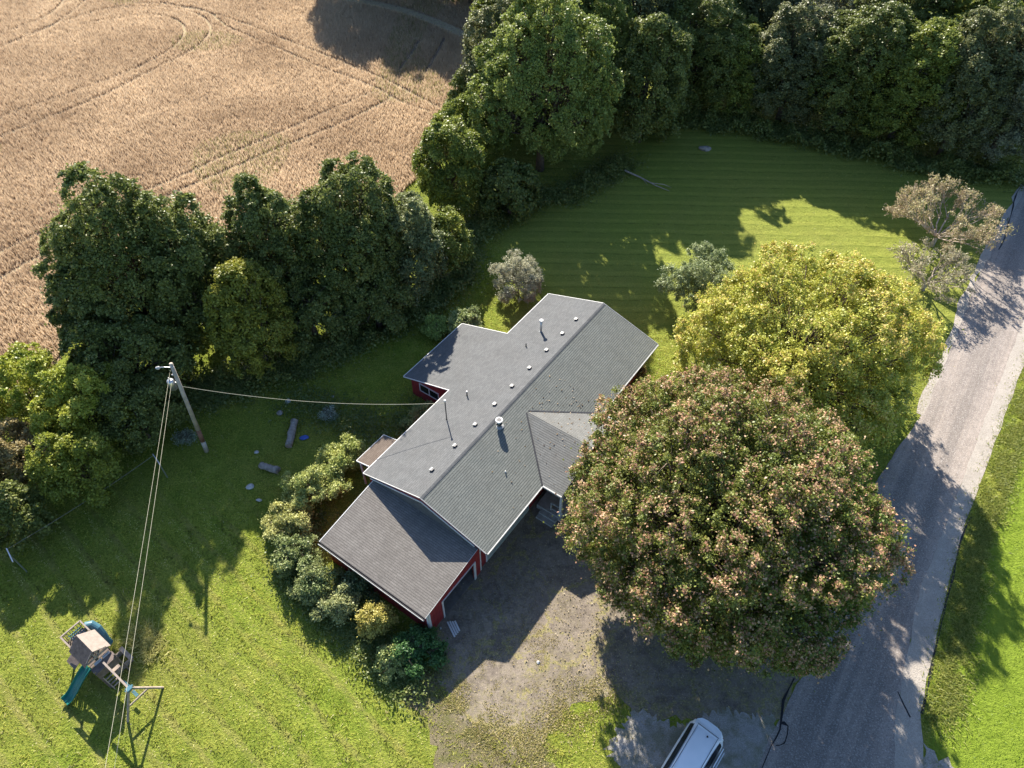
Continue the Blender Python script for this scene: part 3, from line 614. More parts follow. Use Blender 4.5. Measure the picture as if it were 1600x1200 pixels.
rail(X0, Y0, X0, Y1); rail(X0, Y0, -1.3, Y0); rail(X0, Y1, -1.3, Y1); rail(-1.3, Y0, -1.3, Y1)
rail(-1.3, Y1, -.9, Y1); rail(-1.3, Y0, -.9, Y0)
pp('climbing_bars', M['bluegreen'], lambda q: [q.bar((X0 + .1 + i * .16, -.5, 1.75), (X0 + .1 + i * .16, .25, 1.75), .06, .06) for i in range(5)])
# gabled roof, ridge along x
rfp = pp('roof', M['paleroof'], lambda q: q.slab([(-1.0, .62, 2.35), (-1.0, -.17, 3.05), (.55, -.17, 3.05), (.55, .62, 2.35)][::-1][::-1], .04))
pp('roof_slope', M['wooddark'], lambda q: q.slab([(-1.0, -.95, 2.35), (.55, -.95, 2.35), (.55, -.175, 3.05), (-1.0, -.175, 3.05)], .04), rfp)
pp('gable_panel_or_shade', M['wood'], lambda q: (q.bar((.5, -.75, 2.5), (.5, -.17, 2.98), .03, .1), q.bar((.5, .42, 2.5), (.5, -.17, 2.98), .03, .1), q.box(.48, .51, -.8, .5, 2.3, 2.42), q.box(.48, .51, -.3, -.22, 2.42, 2.8), q.box(.48, .51, -.1, -.02, 2.42, 2.8)))
pp('awning', M['wooddark'], lambda q: q.slab([(-.9, -1.35, 1.95), (-.1, -1.35, 1.95), (-.1, -.8, 2.25), (-.9, -.8, 2.25)], .03))
pp('balcony_wall', M['wooddark'], lambda q: (q.box(.62, 1.12, Y0, Y0 + .03, DZ, 2.05), q.box(1.1, 1.13, Y0 + .03, Y1 - .03, DZ, 2.05), q.box(.62, 1.12, Y1 - .03, Y1, DZ, 2.05)))
pp('balcony_top', M['wooddark'], lambda q: q.box(.7, 1.2, Y0 - .05, Y1 + .05, 2.06, 2.10))
for y in (-.55, -.05): pp('window_trim', M['white'], lambda q: (q.box(.60, .66, y, y + .42, 2.12, 2.18), q.box(.70, .74, y, y + .42, 2.12, 2.18)))
pp('ladder', M['wood'], lambda q: (q.bar((1.35, -.7, 0), (1.12, -.7, DZ), .05, .09), q.bar((1.35, -.2, 0), (1.12, -.2, DZ), .05, .09), [q.bar((1.33 - i * .05, -.7, .25 + i * .28), (1.33 - i * .05, -.2, .25 + i * .28), .08, .04) for i in range(4)]))
pp('picnic_bench', M['wood'], lambda q: (q.box(-.2, .9, -.3, .25, .62, .67), q.box(-.2, .9, .75, .98, .40, .44), q.box(-.1, -.03, -.2, .9, 0, .4), q.box(.75, .82, -.2, .9, 0, .4)))
def slide(q):
    n = 14; prof = [(-.33, .2), (-.27, .02), (-.05, 0), (0, .07), (.05, 0), (.27, .02), (.33, .2)]; rows = []
    for i in range(n + 1):
        t = i / n; y = Y0 - .05 - 1.95 * t; z = DZ + .02 - (DZ - .12) * (t if t < .85 else .85 + (t - .85) * .4) * 1.03 + .06 * math.sin(t * math.pi * 2)
        rows.append([(x - .05 * t + .0, y, max(z, .1) + dz) for x, dz in prof])
    for rr in rows: q.v += rr
    m_ = len(prof)
    for i in range(n):
        for j in range(m_ - 1): a = i * m_ + j; q.f.append((a, a + 1, a + m_ + 1, a + m_))
o = pp('slide', M['green'], slide); mo = o.modifiers.new('s', 'SOLIDIFY'); mo.thickness = .03
pp('tube_slide', M['bluegreen'], lambda q: q.tube([(X0 + .3, Y1, 1.75), (X0 + .45, Y1 + .25, 1.72), (X0 + .75, Y1 + .32, 1.5), (X0 + 1.0, Y1 + .28, 1.15), (X0 + 1.2, Y1 + .2, .8), (X0 + 1.3, Y1 + .2, .4)], .26, 14, False))
pp('swing_beam', M['paleroof'], lambda q: q.bar((1.1, -.17, 2.35), (3.5, -.17, 2.35), .1, .15))
pp('beam_bracket', M['bluegreen'], lambda q: (q.box(3.34, 3.58, -.32, -.02, 2.28, 2.46), q.box(3.3, 3.4, -.4, .06, 2.2, 2.28)))
for y in (.95, -1.32): pp('leg', M['wood'], lambda q: q.bar((3.45, -.17 + (.08 if y > 0 else -.08), 2.3), (3.48, y, 0), .1, .1))
pp('cross_brace', M['wood'], lambda q: q.bar((3.40, .48, .95), (3.40, -.84, .95), .05, .12))
for x in (1.9, 2.8):
    sw = pp('swing', M['bluegreen'], lambda q: q.box(x - .22, x + .22, -.25, -.09, .5, .54))
    pp('chain', M['galv'], lambda q: (q.bar((x - .2, -.17, .54), (x - .2, -.17, 2.3), .015, .015), q.bar((x + .2, -.17, .54), (x + .2, -.17, 2.3), .015, .015)), sw)

# ---------------------------------------------------------------- van (rear end to the house)
vd = Vector((-1.84, -2.29)).normalized(); VA = math.atan2(vd.y, vd.x)
van = thing('minivan', 'white minivan parked on the gravel with a side door slid open', 'van', (0, 0, 0), VA)
rearc = Vector((10.62, 12.05)); van.location = (rearc.x + vd.x * 2.45, rearc.y + vd.y * 2.45, 0)
st = [(-2.45, .60, .74, 1.25, .35, 1.0), (-2.40, .84, .93, 1.60, .3, 1.0), (-2.2, .93, .97, 1.72, .25, .80), (-1.2, .96, .99, 1.78, .22, .75), (.2, .96, .99, 1.78, .22, .74), (.9, .95, .98, 1.68, .22, .70), (1.6, .93, .97, 1.08, .22, .70), (2.2, .86, .94, .96, .25, .66), (2.5, .68, .76, .75, .35, .5)]
q = MB(); rows = []
for x, wl, wb, zt, zb, wr in st:
    belt = min(1.08, zt - .04); wb = wb + .05; wl = wl + .03; wr = wr * .92
    half = [(0, zb), (wl, zb), (wb, .62), (wb * .985, belt - .12), (wb * .90, belt + .04 if zt > 1.3 else belt), (wr if zt > 1.3 else wb * .93, zt - .07 if zt > 1.3 else zt - .015), (wr * .86, zt - .01), (0, zt + .02)]
    rows.append([(x, y, z) for y, z in half] + [(x, -y, z) for y, z in reversed(half[1:-1])])
for rr in rows: q.v += rr
m_ = len(rows[0])
for i in range(len(rows) - 1):
    for j in range(m_): a = i * m_ + j; b = i * m_ + (j + 1) % m_; q.f.append((a, a + m_, b + m_, b))
q.f.append(tuple(range(m_))); q.f.append(tuple((len(rows) - 1) * m_ + j for j in reversed(range(m_))))
body = q.build('body', M['van'], van, True)
bm_ = body.modifiers.new('b', 'SUBSURF'); bm_.levels = 2; bm_.render_levels = 2
bm_.subdivision_type = 'CATMULL_CLARK'
for i in range(1, 2): pass
def vp(name, m, fn, parent=None): q = MB(); fn(q); return q.build(name, m, parent or van)
for s_ in (1, -1):
    def win(q, s_=s_):
        xs = [-2.12, -1.2, -.2, .6, 1.0]; tz = [1.60, 1.69, 1.70, 1.66, 1.50]
        A = []
        for x, z in zip(xs, tz):
            A += [(x, s_ * .93, 1.16), (x, s_ * (.93 - (z - 1.16) * .40), z)]
        k = len(q.v); q.v += A; q.v += [(x, y + s_ * -.05, z) for x, y, z in A]
        for i in range(len(xs) - 1): a = 2 * i; q.f += [(a, a + 2, a + 3, a + 1)]
    vp('side_window', M['glass'], win)
    vp('roof_groove', M['darkmetal'], lambda q: q.bar((-2.1, s_ * .58, 1.745), (.7, s_ * .58, 1.762), .022, .02))
    tl = vp('tail_light', M['redlamp'], lambda q: q.box(-2.46, -2.36, s_ * .78 - .07, s_ * .78 + .07, .85, 1.35))
sp = vp('spoiler', M['van'], lambda q: q.slab([(-2.62, -.30, 1.70), (-2.62, .30, 1.70), (-2.55, .58, 1.68), (-2.38, .76, 1.65), (-2.1, .76, 1.755), (-2.1, -.76, 1.755), (-2.38, -.76, 1.65), (-2.55, -.58, 1.68)][::-1], .06))
vp('liftgate_gap', M['darkmetal'], lambda q: q.bar((-2.16, -.62, 1.762), (-2.16, .62, 1.762), .02, .02))
vp('rear_window', M['glass'], lambda q: q.slab([(-2.56, -.6, 1.2), (-2.56, .6, 1.2), (-2.45, .6, 1.6), (-2.45, -.6, 1.6)], .02))
vp('antenna', M['rubber'], lambda q: q.tube([(-1.85, .1, 1.76), (-1.87, .1, 1.84)], [.05, .03], 8))
sdz = vp('sliding_door', M['van'], lambda q: (q.box(-1.95, -.75, 1.15, 1.21, .35, 1.10), q.bar((-1.95, 1.16, 1.12), (-.75, 1.16, 1.12), .1, .05), q.bar((-1.9, 1.05, 1.63), (-.8, 1.05, 1.63), .05, .06)))
vp('door_glass', M['glass'], lambda q: q.face([(-1.92, 1.17, 1.13), (-.78, 1.17, 1.13), (-.82, 1.06, 1.62), (-1.88, 1.06, 1.62)]), sdz)
vp('windshield', M['glass'], lambda q: q.face([(.98, -.66, 1.70), (.98, .66, 1.70), (1.66, .78, 1.12), (1.66, -.78, 1.12)]))
for x in (-1.55, 1.55):
    for s_ in (1, -1):
        wh = vp('wheel', M['rubber'], lambda q: q.tube([(x, s_ * .76, .33), (x, s_ * .985, .33)], .33, 20)); vp('rim', M['galv'], lambda q: q.tube([(x, s_ * .97, .33), (x, s_ * .995, .33)], .2, 14), wh)
for s_ in (1, -1): vp('mirror', M['van'], lambda q: q.box(.95, 1.1, s_ * 1.12 - .12, s_ * 1.12 + .12, 1.05, 1.25))

# ---------------------------------------------------------------- trees
def unit(v): return v / (np.linalg.norm(v, axis=-1, keepdims=True) + 1e-9)
def crown_mesh(name, parent, seed, rx, ry, rz, cz, n_lobe, n_leaf, leaf, cols, lobe_r=.42, puff=.55, tipcol=None, tip=0.0, cone=0.0, fill=1.0, flat=.7, patch=None, upbias=.35, low=1.72, radr=(.56, .82), inner=.14, rough=(.78, 1.16)):
    """leaves gathered in sprays on the outside of overlapping boughs"""
    rs = np.random.default_rng(seed); R0 = (rx + ry + rz) / 3
    i = np.arange(n_lobe) + .5; ph = np.arccos(np.clip(1 - low * i / n_lobe, -1, 1)); th = np.pi * (1 + 5 ** .5) * i + rs.random() * 6
    L = unit(np.stack([np.cos(th) * np.sin(ph), np.sin(th) * np.sin(ph), np.cos(ph)], 1) + rs.normal(0, .17, (n_lobe, 3)))
    rad = rs.uniform(*radr, (n_lobe, 1)); L = L * rad * (1 + .09 * np.sin(2.1 * th[:, None] + seed) * np.sin(ph[:, None] * 2.3 + seed * 1.7))
    if cone: L[:, :2] *= (1 - cone * np.clip(L[:, 2:3] + .3, 0, 1.3))
    lr = lobe_r * rs.uniform(.72, 1.2, n_lobe); sc = np.array([rx, ry, rz])
    npf = int(max(10, fill * 3.0 * (R0 * lobe_r / puff) ** 2))
    Cs, Ns, LB = [], [], []
    for k in range(n_lobe):
        d = unit(rs.normal(0, 1, (npf, 3))); p = L[k] + d * lr[k] * rs.uniform(*rough, (npf, 1))
        keep = (d @ unit(L[k] * np.array([1, 1, .6]) + np.array([0, 0, .25]))) > -.35
        for j in range(n_lobe):
            if j != k: keep &= np.linalg.norm(p - L[j], axis=1) > lr[j] * .80
        Cs.append(p[keep]); Ns.append(d[keep]); LB.append(np.full(keep.sum(), k))
    C_ = np.concatenate(Cs); D = np.concatenate(Ns); LB = np.concatenate(LB); np_ = len(C_)
    per = rs.choice(np_, n_leaf); pr = puff * rs.uniform(.6, 1.4, np_)
    nrm = unit(D * .8 + np.array([0, 0, upbias]) + rs.normal(0, .25, D.shape))
    off = rs.normal(0, .5, (n_leaf, 3)); pn = nrm[per]
    off -= pn * (np.sum(off * pn, 1, keepdims=True)) * flat
    pos = C_[per] * sc + off * pr[per][:, None]
    dn = -np.sum(off ** 2, 1) * .12 * pr[per]; pos[:, 2] += dn
    # a few loose inner leaves so the crown is not hollow
    m_ = rs.random(n_leaf) < inner; nm_ = int(m_.sum()); pj = C_[rs.integers(0, np_, nm_)] * rs.uniform(.62, .92, (nm_, 1)) + rs.normal(0, .09, (nm_, 3)); pos[m_] = pj * sc
    pos[:, 2] += cz; pos[:, 2] = np.maximum(pos[:, 2], .15)
    ln = unit(pn * .5 + np.array([0, 0, .25]) + rs.normal(0, .7, (n_leaf, 3)))
    t = unit(np.cross(ln, rs.normal(0, 1, (n_leaf, 3)))); b = np.cross(ln, t); s = leaf * rs.uniform(.6, 1.35, n_leaf)[:, None]
    v = np.stack([pos - t * s * .5, pos + b * s * .34 + t * s * .06, pos + t * s * .5 - ln * s * .12, pos - b * s * .34 + t * s * .06], 1)
    ci = np.clip(rs.random(np_)[per] * .45 + rs.random(n_lobe)[LB][per] * .35 + rs.random(n_leaf) * .3 - .05, 0, 1)
    cl = lerpc(cols[0], cols[1], ci)
    if patch is not None:
        for (c0, r0, col) in patch:
            dd = np.linalg.norm(pos - np.array(c0), axis=1); f = np.clip(1.4 - dd / r0 + rs.normal(0, .3, n_leaf), 0, 1)[:, None] * .9; cl = cl * (1 - f) + np.array(col) * f
    if tipcol is not None:
        out = np.sum(off * pn, 1) + rs.normal(0, .25, n_leaf); rr = np.linalg.norm((pos - np.array([0, 0, cz])) / sc, axis=1)
        f = (rs.random(n_leaf) < tip * np.clip((rr - .72) * 3.2, .1, 1)); q_ = rs.random(n_leaf); tc = lerpc(tipcol[0], tipcol[1], q_); f &= (rs.random(np_)[per] < .72); f &= rs.random(n_leaf) < np.clip((pos[:, 2] - cz) / rz * .9 + .75, .12, 1)
        cl[f] = tc[f]
    cl *= rs.uniform(.8, 1.2, (n_leaf, 1))
    o = nmesh('crown', v.reshape(-1, 3), 4, M['leaf'], parent, cl)
    return o, L * sc + np.array([0, 0, cz])
def trunk_mesh(parent, ends, h0, r0, seed, m=None, base=(0, 0)):
    rd = random.Random(seed); q = MB()
    top = np.mean(ends, axis=0); z1 = min(max(h0, 1.0), top[2])
    q.tube([(0, 0, -.1), (0, 0, z1 * .5), (top[0] * .1, top[1] * .1, z1), (top[0] * .5, top[1] * .5, top[2])], [r0 * 1.25, r0, r0 * .85, r0 * .35], 9)
    for e in ends:
        s = Vector((0, 0, z1 * rd.uniform(.75, 1.05))); e = Vector(e); mid = s.lerp(e, .5) + Vector((rd.uniform(-.4, .4), rd.uniform(-.4, .4), rd.uniform(0, .5)))
        q.tube([s, mid, e], [r0 * .45, r0 * .28, r0 * .08], 6)
        for _ in range(3):
            t2 = e + Vector((rd.uniform(-1, 1), rd.uniform(-1, 1), rd.uniform(-.3, .9))) * (1.2 if r0 > .15 else .5)
            q.tube([mid.lerp(e, rd.random()), t2], [r0 * .12, r0 * .03], 5)
    return q.build('trunk', m or M['bark'], parent, True)
def tree(name, label, cat, loc, seed, rx, ry, rz, cz, n_lobe, n_leaf, leaf, cols, group=None, trunk=True, h0=2.5, r0=.28, bark=None, **kw):
    t_ = thing(name, label, cat, (loc[0], loc[1], 0), 0, group)
    o, ends = crown_mesh(name, t_, seed, rx, ry, rz, cz, n_lobe, n_leaf, leaf, cols, **kw)
    if trunk: trunk_mesh(t_, ends, h0, r0, seed, bark)
    return t_
DK = ((.095, .128, .026), (.25, .275, .075)); MG = ((.13, .175, .028), (.32, .345, .07)); OL = ((.13, .165, .06), (.29, .31, .13)); YG = ((.23, .29, .03), (.48, .48, .08))
# the big reddening maple by the drive and the yellow one behind it
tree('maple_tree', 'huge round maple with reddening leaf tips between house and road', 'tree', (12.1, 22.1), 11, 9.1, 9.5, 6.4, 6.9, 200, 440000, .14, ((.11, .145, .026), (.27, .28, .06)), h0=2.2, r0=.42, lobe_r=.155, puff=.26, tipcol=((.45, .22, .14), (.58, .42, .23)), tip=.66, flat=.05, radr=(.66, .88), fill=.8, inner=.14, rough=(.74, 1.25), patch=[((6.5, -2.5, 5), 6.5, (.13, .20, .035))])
tree('maple_tree', 'broad yellow-green maple behind the big reddening one', 'tree', (20.9, 36.2), 12, 8.9, 8.2, 5.9, 6.1, 120, 220000, .155, ((.30, .34, .045), (.60, .57, .12)), h0=1.8, r0=.32, lobe_r=.18, puff=.3, tipcol=((.64, .46, .13), (.70, .58, .20)), tip=.45, flat=.05, radr=(.60, .88), fill=.75, inner=.10, rough=(.74, 1.3))
# tree row between lawn and field
ROW = [
 ('leafy_tree', 'big dark green tree second from the left in the row by the field', (-28.0, 41.3), 21, 4.0, 4.4, 7.5, 7.8, 44, 62000, DK),
 ('leafy_tree', 'lower dark green tree at the left end of the row by the field', (-31.9, 42.2), 28, 3.3, 3.9, 5.2, 5.5, 32, 42000, DK),
 ('leafy_tree', 'dark green tree third from the left in the row by the field', (-24.0, 42.2), 22, 3.2, 3.7, 6.2, 6.5, 36, 54000, DK),
 ('leafy_tree', 'yellowing round tree in front of the dark row above the utility pole', (-19.6, 39.6), 23, 2.8, 3.0, 4.6, 4.9, 34, 44000, ((.16, .19, .03), (.38, .36, .055))),
 ('leafy_tree', 'narrow dark green tree in the middle of the row by the field', (-18.9, 45.6), 24, 3.0, 3.6, 6.5, 6.7, 36, 52000, DK),
 ('leafy_tree', 'tallest dark green tree of the row, right behind the yellowing one', (-12.9, 47.2), 125, 4.2, 4.3, 6.5, 6.7, 44, 70000, DK),
 ('leafy_tree', 'lighter olive tree at the right end of the row by the field', (-9.3, 49.0), 26, 3.5, 3.6, 4.7, 4.9, 26, 40000, OL),
 ('leafy_tree', 'small pale green tree just left of the tall wood tree', (-6.0, 51.6), 27, 2.3, 2.4, 2.9, 3.1, 16, 20000, MG),
 ('leafy_tree', 'dark understorey tree between the yellowing tree and the tallest of the row', (-16.2, 42.6), 30, 3.2, 2.6, 2.9, 3.0, 20, 28000, DK),
 ('leafy_tree', 'dark understorey tree in front of the tallest of the row', (-11.2, 44.2), 35, 3.0, 2.4, 3.2, 3.3, 20, 26000, DK),
 ('leafy_tree', 'dark understorey tree in front of the left end of the row', (-28.0, 36.2), 29, 4.4, 2.8, 4.0, 4.1, 18, 34000, DK),
]
for nm, lb, loc, sd_, rx, ry, rz, cz, nl, nf, cc in ROW:
    tree(nm, lb, 'tree', loc, sd_, rx * 1.06, ry * 1.06, rz * 1.04, cz, int(nl * 1.3), int(nf * 1.7), .205, cc, h0=2.0, r0=.24, lobe_r=.27, puff=.42, radr=(.55, .92), cone=.2, group='trees in the row between lawn and field')
# the tall bright tree and companions at the head of the lawn
tree('poplar_tree', 'very tall mid-green tree standing at the top of the lawn', 'tree', (2.8, 68.6), 31, 7.3, 6.8, 9.0, 9.6, 100, 170000, .215, ((.13, .185, .035), (.35, .39, .095)), h0=4, r0=.4, lobe_r=.20, puff=.42, cone=.2, radr=(.62, .92), inner=.06)
tree('leafy_tree', 'bushy green tree between the field corner and the tall tree', 'tree', (-6.2, 61.8), 32, 3.3, 3.5, 4.5, 4.7, 20, 62000, .23, MG, h0=2, r0=.22, lobe_r=.36, puff=.6, cone=.2)
tree('leafy_tree', 'dense dark tree with drooping sprays right of the tall tree', 'tree', (14.0, 74.6), 33, 5.2, 5.0, 6.4, 6.7, 28, 90000, .23, DK, h0=2, r0=.26, lobe_r=.34, puff=.6, cone=.35)
tree('leafy_tree', 'small green tree at the field edge left of the tall tree', 'tree', (-5.4, 69.5), 36, 2.8, 3.0, 3.6, 3.7, 20, 40000, .21, MG, h0=1, r0=.16, lobe_r=.3, puff=.45)
tree('leafy_tree', 'leafy bush tree hidden between the small green tree and the wood', 'tree', (-4.6, 76.5), 37, 2.8, 3.4, 3.8, 3.9, 20, 40000, .21, DK, h0=1, r0=.16, lobe_r=.3, puff=.45)
tree('leafy_tree', 'low dark bush tree under the left side of the tall tree', 'tree', (-.4, 60.5), 34, 3.0, 2.8, 2.8, 2.8, 16, 24000, .30, DK, h0=1, r0=.16, lobe_r=.38, puff=.55)
# wood beyond the lawn: prototypes then copies
protos = []
for k, (cc, rx, rz, cz, nl) in enumerate(((DK, 5.6, 9.2, 10.0, 34), (((.11, .13, .045), (.28, .285, .12)), 5.0, 9.8, 10.6, 32), (((.15, .17, .09), (.36, .36, .21)), 5.8, 8.6, 9.6, 34), (MG, 4.9, 8.8, 9.6, 30))):
    protos.append(tree('woodland_tree', 'x', 'tree', (0, 300), 50 + k, rx, rx, rz, cz - .5, nl + 34, 135000, .225, cc, h0=4, r0=.3, lobe_r=.215, puff=.42, low=1.85, radr=(.6, .88), group='trees of the wood beyond the lawn', cone=.1))
words = ['first', 'second', 'third', 'fourth', 'fifth', 'sixth', 'seventh', 'eighth', 'ninth', 'tenth', 'eleventh', 'twelfth']
FRONT = [(20.5, 82.5, 0, .9, .74), (25.8, 81.4, 3, .8, .60), (30.9, 79.6, 1, .9, .66), (36.6, 77.0, 0, .92, .78), (42.0, 74.4, 3, .95, .80), (46.8, 72.0, 1, .9, .80), (51.8, 71.4, 2, .88, .84), (57.5, 77.5, 2, 1.0, .9)]
BACK = [(14, 86, 1, 1.0), (7.5, 84, 0, .95), (1, 82, 3, 1.0), (23.5, 90, 0, .85), (30, 89, 1, .85), (36.2, 85.5, 2, .85), (42.5, 83, 0, .9), (48.6, 80.5, 3, .9), (54.5, 86, 1, .9), (-1.5, 76, 1, .75), (9, 78, 3, .8), (61, 90, 0, .95), (50.5, 90, 2, .95)]
used = set(); rd = random.Random(9)
def put(i, x, y, s, label, zs=None):
    o = protos[i] if i not in used else copy_tree(protos[i]); used.add(i)
    o.location = (x, y, 0); o.rotation_euler = (0, 0, rd.uniform(0, 6.28)); o.scale = (s * rd.uniform(1.10, 1.24),) * 2 + (zs or s,); o['label'] = label
for k, (x, y, i, s, zs) in enumerate(FRONT): put(i, x, y, s, zs=zs, label= '%s tree from the left in the front row of the wood behind the lawn' % words[k] if k < 6 else ('pale grey-green tree of the wood overhanging the road end' if k == 6 else 'pale tree at the top right corner behind the road end'))
for k, (x, y, i, s) in enumerate(BACK): put(i, x, y, s, 'woodland tree of the back rows, %s from the left' % words[k] if k < 12 else 'woodland tree of the back rows, last behind the pale ones')
for k, (x, y, i, s) in enumerate([(-26.5, 121, 0, 1.0), (-20, 120, 1, 1.05), (-13, 118, 3, 1.1), (-6.5, 113.5, 0, 1.0), (-.5, 101, 3, .9), (1, 92, 2, .9)]):
    put(i, x, y, s, 'tree at the far edge of the field, %s of those behind the headland' % words[k])
# hedge and brush at left
BR = [
 ('bush_tree', 'yellow-green bush tree in the brush left of the utility pole', (-29.3, 31.6), 62, 3.0, 3.0, 3.6, 3.8, 16, 28000, YG),
 ('bush_tree', 'bright yellow-green crown at the left edge below the field', (-34.5, 33.6), 63, 3.2, 3.0, 3.4, 3.6, 16, 26000, YG),
 ('bush_tree', 'reddish autumn bush tree at the left edge of the picture', (-33.4, 28.6), 64, 2.2, 2.0, 2.4, 2.6, 16, 18000, ((.24, .19, .07), (.46, .37, .17))),
 ('bush_tree', 'mid-green bush tree at the near end of the left brush', (-28.6, 27.6), 65, 2.6, 2.3, 2.9, 3.0, 14, 20000, ((.15, .20, .028), (.38, .39, .06))),
 ('bush_tree', 'dark bush tree nearest the utility pole in the left brush', (-26.3, 32.0), 66, 2.4, 2.6, 3.0, 3.1, 14, 20000, DK),
 ('bush_tree', 'dark low bush at the left picture edge above the metal post', (-31.6, 24.4), 67, 2.4, 2.0, 2.2, 2.2, 14, 16000, DK),
]
for nm, lb, loc, sd_, rx, ry, rz, cz, nl, nf, cc in BR:
    tree(nm, lb, 'bush', loc, sd_, rx, ry, rz, cz, nl, int(nf * 1.5), .175, cc, h0=1.0, r0=.12, lobe_r=.33, puff=.4, radr=(.55, .9), group='brush at the left edge')
tree('leafy_tree', 'tree outside the left picture edge whose shade falls on the lawn', 'tree', (-37.5, 18), 68, 4, 4, 4.5, 5.5, 16, 16000, .35, DK, h0=1.5, r0=.2, lobe_r=.4, puff=.6)
tree('sapling', 'thin yellow-green sapling standing at the field edge, far left', 'sapling', (-38.5, 35.8), 69, 1.5, 1.5, 2.6, 3.6, 9, 3000, .24, ((.12, .15, .02), (.24, .25, .04)), h0=1.5, r0=.06, lobe_r=.35, puff=.35)
# shrubs
SHR = [
 ('shrub', 'round grey-brown twiggy shrub on the lawn behind the house', (.5, 48.6), 81, 2.3, 2.2, 2.3, 2.1, 18, 14000, .15, ((.12, .12, .075), (.26, .25, .17))),
 ('shrub', 'pale willow-green round shrub behind the far end of the house', (16.0, 47.4), 82, 3.0, 2.9, 3.3, 3.3, 18, 26000, .17, ((.085, .11, .045), (.19, .21, .10))),
 ('shrub', 'leafy shrub touching the corner of the wing roof', (-3.9, 43.6), 83, 1.7, 1.6, 1.4, 1.3, 10, 8000, .2, ((.09, .12, .04), (.20, .22, .09))),
 ('shrub', 'small light shrub on the lawn left of the wing roof', (-6.3, 43.4), 84, 1.1, 1.2, .9, .8, 8, 4500, .2, ((.10, .14, .03), (.20, .24, .06))),
 ('shrub', 'yellow-green shrub beside the brown canopy at the back wall', (-11.8, 29.6), 85, 1.7, 1.6, 1.6, 1.5, 11, 10000, .19, ((.11, .14, .03), (.25, .25, .08))),
 ('shrub', 'tall pale shrub between the lawn and the garage back corner', (-13.2, 27.2), 86, 2.0, 1.7, 1.9, 1.8, 12, 13000, .19, ((.11, .14, .035), (.27, .27, .09))),
 ('shrub', 'tan seedy shrub at the far left corner of the garage', (-14.4, 24.6), 87, 1.6, 1.6, 1.5, 1.4, 11, 9500, .18, ((.13, .14, .04), (.28, .27, .10))),
 ('shrub', 'grey-green shrub against the left garage corner', (-13.6, 22.2), 88, 1.5, 1.4, 1.3, 1.2, 10, 8500, .18, ((.075, .10, .03), (.16, .18, .07))),
 ('shrub', 'grey shrub against the garage wall, second from the left corner', (-12.0, 20.4), 89, 1.4, 1.3, 1.2, 1.1, 10, 8500, .18, ((.07, .10, .03), (.16, .17, .07))),
 ('shrub', 'pale flowering shrub in the middle of the garage wall bed', (-10.2, 19.1), 90, 1.3, 1.2, 1.1, 1.0, 9, 7500, .17, ((.11, .13, .05), (.24, .24, .11))),
 ('shrub', 'golden yellow shrub at the near end of the garage wall', (-7.9, 17.9), 91, 1.0, .95, 1.5, 1.5, 9, 5500, .17, ((.16, .145, .03), (.28, .24, .07))),
 ('shrub', 'dark green shrub at the garage corner beside the white boards', (-5.5, 16.5), 92, 1.5, 1.3, 1.0, .8, 10, 7500, .19, ((.02, .055, .015), (.05, .10, .03))),
 ('shrub', 'light shrub on the lawn edge below the golden one', (-6.9, 15.9), 93, 1.0, .9, .8, .7, 8, 4500, .17, ((.12, .15, .04), (.23, .24, .09))),
 ('shrub', 'low dark weeds shrub hugging the middle of the garage wall', (-9.4, 20.2), 94, 1.5, 1.2, .9, .8, 9, 6500, .18, ((.03, .055, .022), (.08, .10, .04))),
 ('shrub', 'low green shrub by the back wall under the service mast', (-6.6, 33.9), 95, 1.3, 1.2, .9, .8, 9, 5500, .18, ((.08, .11, .035), (.18, .19, .07))),
 ('shrub', 'small white-flowering shrub on the shady lawn below the service wire', (-13.7, 34.4), 96, .6, .55, .45, .4, 7, 1100, .13, ((.06, .10, .05), (.26, .28, .24))),
 ('shrub', 'small reddish shrub at the far corner of the house', (9.6, 39.2), 98, 1.0, .9, .8, .8, 8, 4000, .18, ((.10, .05, .03), (.17, .12, .05))),
 ('shrub', 'pale blooming weed clump behind the utility pole foot', (-23.6, 32.0), 99, .7, .6, .5, .5, 8, 1100, .14, ((.06, .09, .04), (.22, .24, .19))),
]
for nm, lb, loc, sd_, rx, ry, rz, cz, nl, nf, lf, cc in SHR:
    cc = tuple(tuple(min(.62, c * 2.1) for c in q) for q in cc)
    tree(nm, lb, 'shrub', loc, sd_, rx * .92, ry * .92, rz * .9, cz * .6, nl * 3, int(nf * 1.9), lf * .7, cc, h0=.5, r0=.06, lobe_r=.22, puff=.24, flat=.1, upbias=.8, radr=(.25, 1.15), low=1.15)
